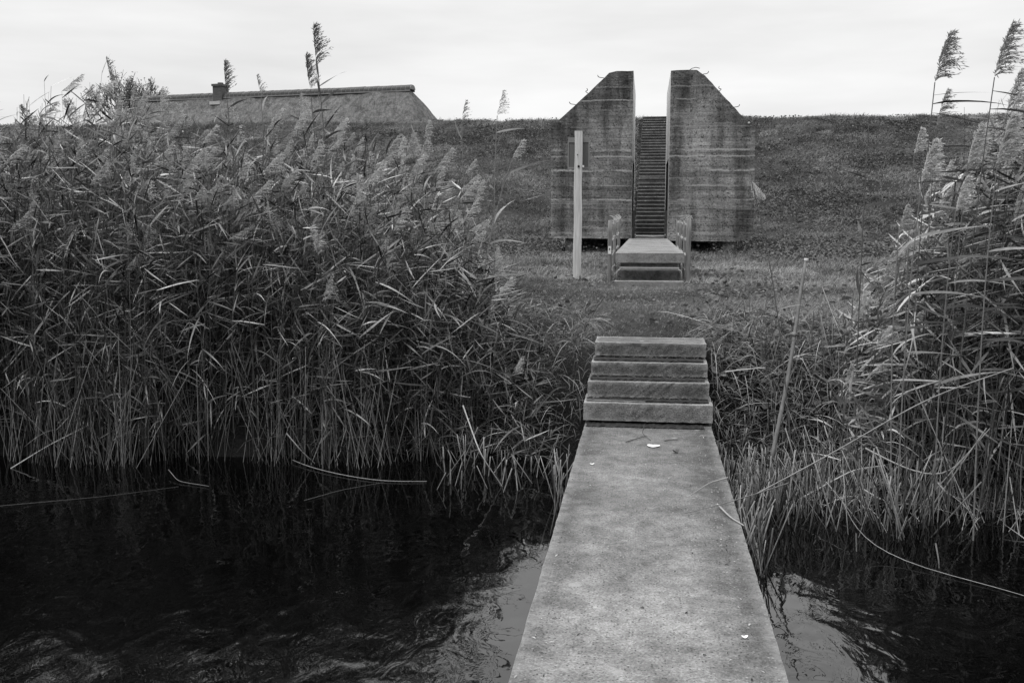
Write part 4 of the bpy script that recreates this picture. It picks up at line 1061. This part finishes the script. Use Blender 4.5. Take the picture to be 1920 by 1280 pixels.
single(1424, 296, 7.7, 'lone reed with a white tuft leaning against the right bunker half', bpx=1502, nl=5, tone=.15, pt=1., pl=.13, wind=1.0, nb=110, from_=.45, leafL=.26, bend=-.06, fluff=2.0, thick=.0013, pdir=(.5, 0, -.75))

# ------------------------------------------------------------------ fallen stalks and small litter
def stalk(pxs, z, label, r=.004, mat=M_STEM, tone=.9, name='fallen_reed', cat='reed stalk'):
    pts = [atZ(px, py, zz) for (px, py), zz in zip(pxs, z)]
    pts = np.array(pts); tt = np.linspace(0, 1, len(pts)); t2 = np.linspace(0, 1, 14)
    P = np.stack([np.interp(t2, tt, pts[:, i]) for i in range(3)], 1)
    for _ in range(2): P[1:-1] = (P[:-2] + P[1:-1] * 2 + P[2:]) / 4
    g = Geo(); g.tubes(P[None], np.linspace(r, r * .6, 14)[None], np.array([tone]), 5); o = g.build(name, mat)
    c = P.mean(0); me = o.data
    for v in me.vertices: v.co = v.co - Vector(c)
    o.location = c
    return tag(o, label, cat)
stalk([(549, 862), (580, 875), (640, 890), (716, 902), (800, 902)], [.02, .015, .012, .01, .008], 'long pale curved reed stalk lying on the water in front of the left bed', .0038, tone=.6)
stalk([(316, 880), (334, 902), (392, 911)], [.05, .012, .01], 'short bent pale stalk floating left of the long curved one', .003, tone=.4)
stalk([(20, 878), (90, 835), (163, 798)], [.0, .16, .30], 'pale straight stalk rising from the water at the far left', .005)
stalk([(214, 752), (219, 810), (222, 870)], [.55, .26, -.03], 'broken upright pale stalk with a folded head at the left water edge', .006)
stalk([(537, 812), (565, 845), (590, 868)], [.30, .14, .0], 'pale stalk snapped over into the water above the long curved one', .006)
stalk([(868, 760), (900, 850), (944, 915)], [.6, .28, -.02], 'long leaning stalk dipping into the water at the right end of the left bed', .006)
stalk([(0, 948), (200, 930), (335, 912)], [.008, .008, .008], 'faint long straw line floating on the dark water at the left', .0022, tone=.12)
stalk([(570, 938), (640, 918), (720, 904)], [.008, .008, .008], 'twiggy stem floating just below the long curved stalk', .003, tone=.12)
stalk([(1580, 940), (1600, 985), (1640, 1025), (1720, 1062), (1860, 1098), (1920, 1116)], [.3, .16, .05, .012, .01, .01], 'very long thin curved stalk trailing over the dark water at lower right', .0026, tone=.7)
stalk([(1500, 935), (1600, 880), (1660, 872)], [.1, .3, .36], 'pale broken stalk arching out of the right bed', .006)
stalk([(1622, 840), (1700, 880), (1760, 893), (1800, 870), (1815, 830)], [.5, .38, .33, .38, .5], 'pale stalk hanging in a loop at the front of the right bed', .006)
stalk([(1612, 913), (1650, 935)], [.2, .15], 'short bright snapped stalk tip above the water right', .006)
stalk([(1754, 1018), (1760, 1050), (1761, 1076)], [.17, .06, -.05], 'thin stub standing alone in the dark water at right', .005)
stalk([(1605, 1000), (1606, 1040)], [.14, -.03], 'short thin stub standing in the water near the right bed', .005)
stalk([(1410, 930), (1560, 850), (1740, 745), (1900, 690)], [.35, .7, 1.1, 1.32], 'long straight stalk slanting across the front of the right bed', .005, tone=.7)
stalk([(1718, 560), (1712, 640), (1690, 720), (1660, 765)], [1.5, 1.25, .95, .75], 'thin stalk curving down through the right bed', .005, tone=.75)
stalk([(1366, 895), (1330, 905), (1295, 928)], [.62, .55, .465], 'dry reed stalk bent over onto the right edge of the walkway', .005, tone=.7)
stalk([(1480, 905), (1420, 925), (1380, 937), (1340, 948), (1284, 962)], [.72, .58, .50, .47, .462], 'dark dead reed lying over the right edge of the walkway', .004, tone=.35)
stalk([(1345, 945), (1370, 970), (1395, 985)], [.47, .46, .455], 'pale blade lying flat at the right edge of the walkway', .006, tone=.8)
stalk([(1208, 797), (1204, 812), (1220, 825)], [.53, .47, .458], 'small twig standing against the foot of the lowest step', .004, M_TWIG, .8, 'twig', 'twig')
stalk([(1174, 828), (1190, 823), (1212, 817)], [.456, .458, .46], 'small dark twig lying on the walkway near the lowest step', .004, M_TWIG, .3, 'twig', 'twig')
stalk([(1246, 826), (1258, 824), (1272, 824)], [.456, .458, .456], 'tiny dark twig right of the white leaf', .0035, M_TWIG, .2, 'twig', 'twig')
stalk([(1100, 749), (1160, 751), (1210, 753)], [.64, .635, .63], 'long straw lying along the tread above the lowest step', .004, tone=.6)
stalk([(1360, 697), (1390, 693), (1435, 689)], [.98, 1.0, 1.02], 'pale straight straw on the bank right of the steps', .005, tone=1.)
# grit, seed husks and leaf crumbs lying on the walkway
G = Geo(); n = 420
X = rng.uniform(-.47, .47, n); Y = rng.uniform(2.8, 7.7, n); X = np.where(rng.random(n) < .5, np.sign(X) * rng.uniform(.36, .44, n) + .03, X)
az = rng.uniform(0, 6.28, n); l = rng.uniform(.003, .011, n); d = np.stack([np.cos(az), np.sin(az), rng.uniform(-.1, .3, n)], 1)
c = np.stack([X, Y, np.full(n, .4535)], 1); sd2 = np.stack([-np.sin(az), np.cos(az), np.zeros(n)], 1) * (l * rng.uniform(.15, .5, n))[:, None]
tn = np.where(rng.random(n) < .55, 0, rng.uniform(.5, 1, n))
G.strips(np.stack([c - d * l[:, None], c + np.array([0, 0, .002]), c + d * l[:, None]], 1), np.stack([sd2 * .3, sd2, sd2 * .2], 1), tn)
tag(G.build('walkway_litter', M_STRAW), 'crumbs of leaf, grit and seed husks strewn over the walkway', 'litter', kind='stuff')
def leafobj(px, py, z, a, b_, rz, mat, label, curl=.006):
    q = atZ(px, py, z); bm = bmesh.new(); vs = []
    c = bm.verts.new((0, 0, .002)); n_ = 18
    for i in range(n_):
        t_ = 2 * math.pi * i / n_; rr = 1 + .05 * math.sin(3 * t_ + 1)
        vs.append(bm.verts.new((a * math.cos(t_) * rr, b_ * math.sin(t_) * rr, curl * abs(math.cos(t_)) + .002)))
    for i in range(n_): bm.faces.new((c, vs[i], vs[(i+1) % n_]))
    r_ = bmesh.ops.extrude_face_region(bm, geom=bm.faces[:])
    for v in [g for g in r_['geom'] if isinstance(g, bmesh.types.BMVert)]: v.co.z += .0015
    me = bpy.data.meshes.new('fallen_leaf'); bm.to_mesh(me); bm.free(); me.materials.append(mat)
    o = bpy.data.objects.new('fallen_leaf', me); COL.objects.link(o); o.location = (q[0], q[1], z + .002); o.rotation_euler = (0, 0, rz)
    return tag(o, label, 'leaf')
leafobj(1225, 837, .45, .046, .036, -.1, M_PALEAF, 'bright white oval leaf on the walkway below the steps')
leafobj(1267, 849, .45, .024, .02, .6, M_DARKLEAF, 'small curled dark brown leaf right of the white one', .02)
leafobj(1110, 871, .45, .016, .010, .2, M_PALEAF, 'small pale fleck near the left edge of the walkway')
leafobj(1396, 1196, .45, .013, .010, .2, M_PALEAF, 'small pale petal near the right edge of the walkway close to the viewer')
bpy.context.view_layer.update()
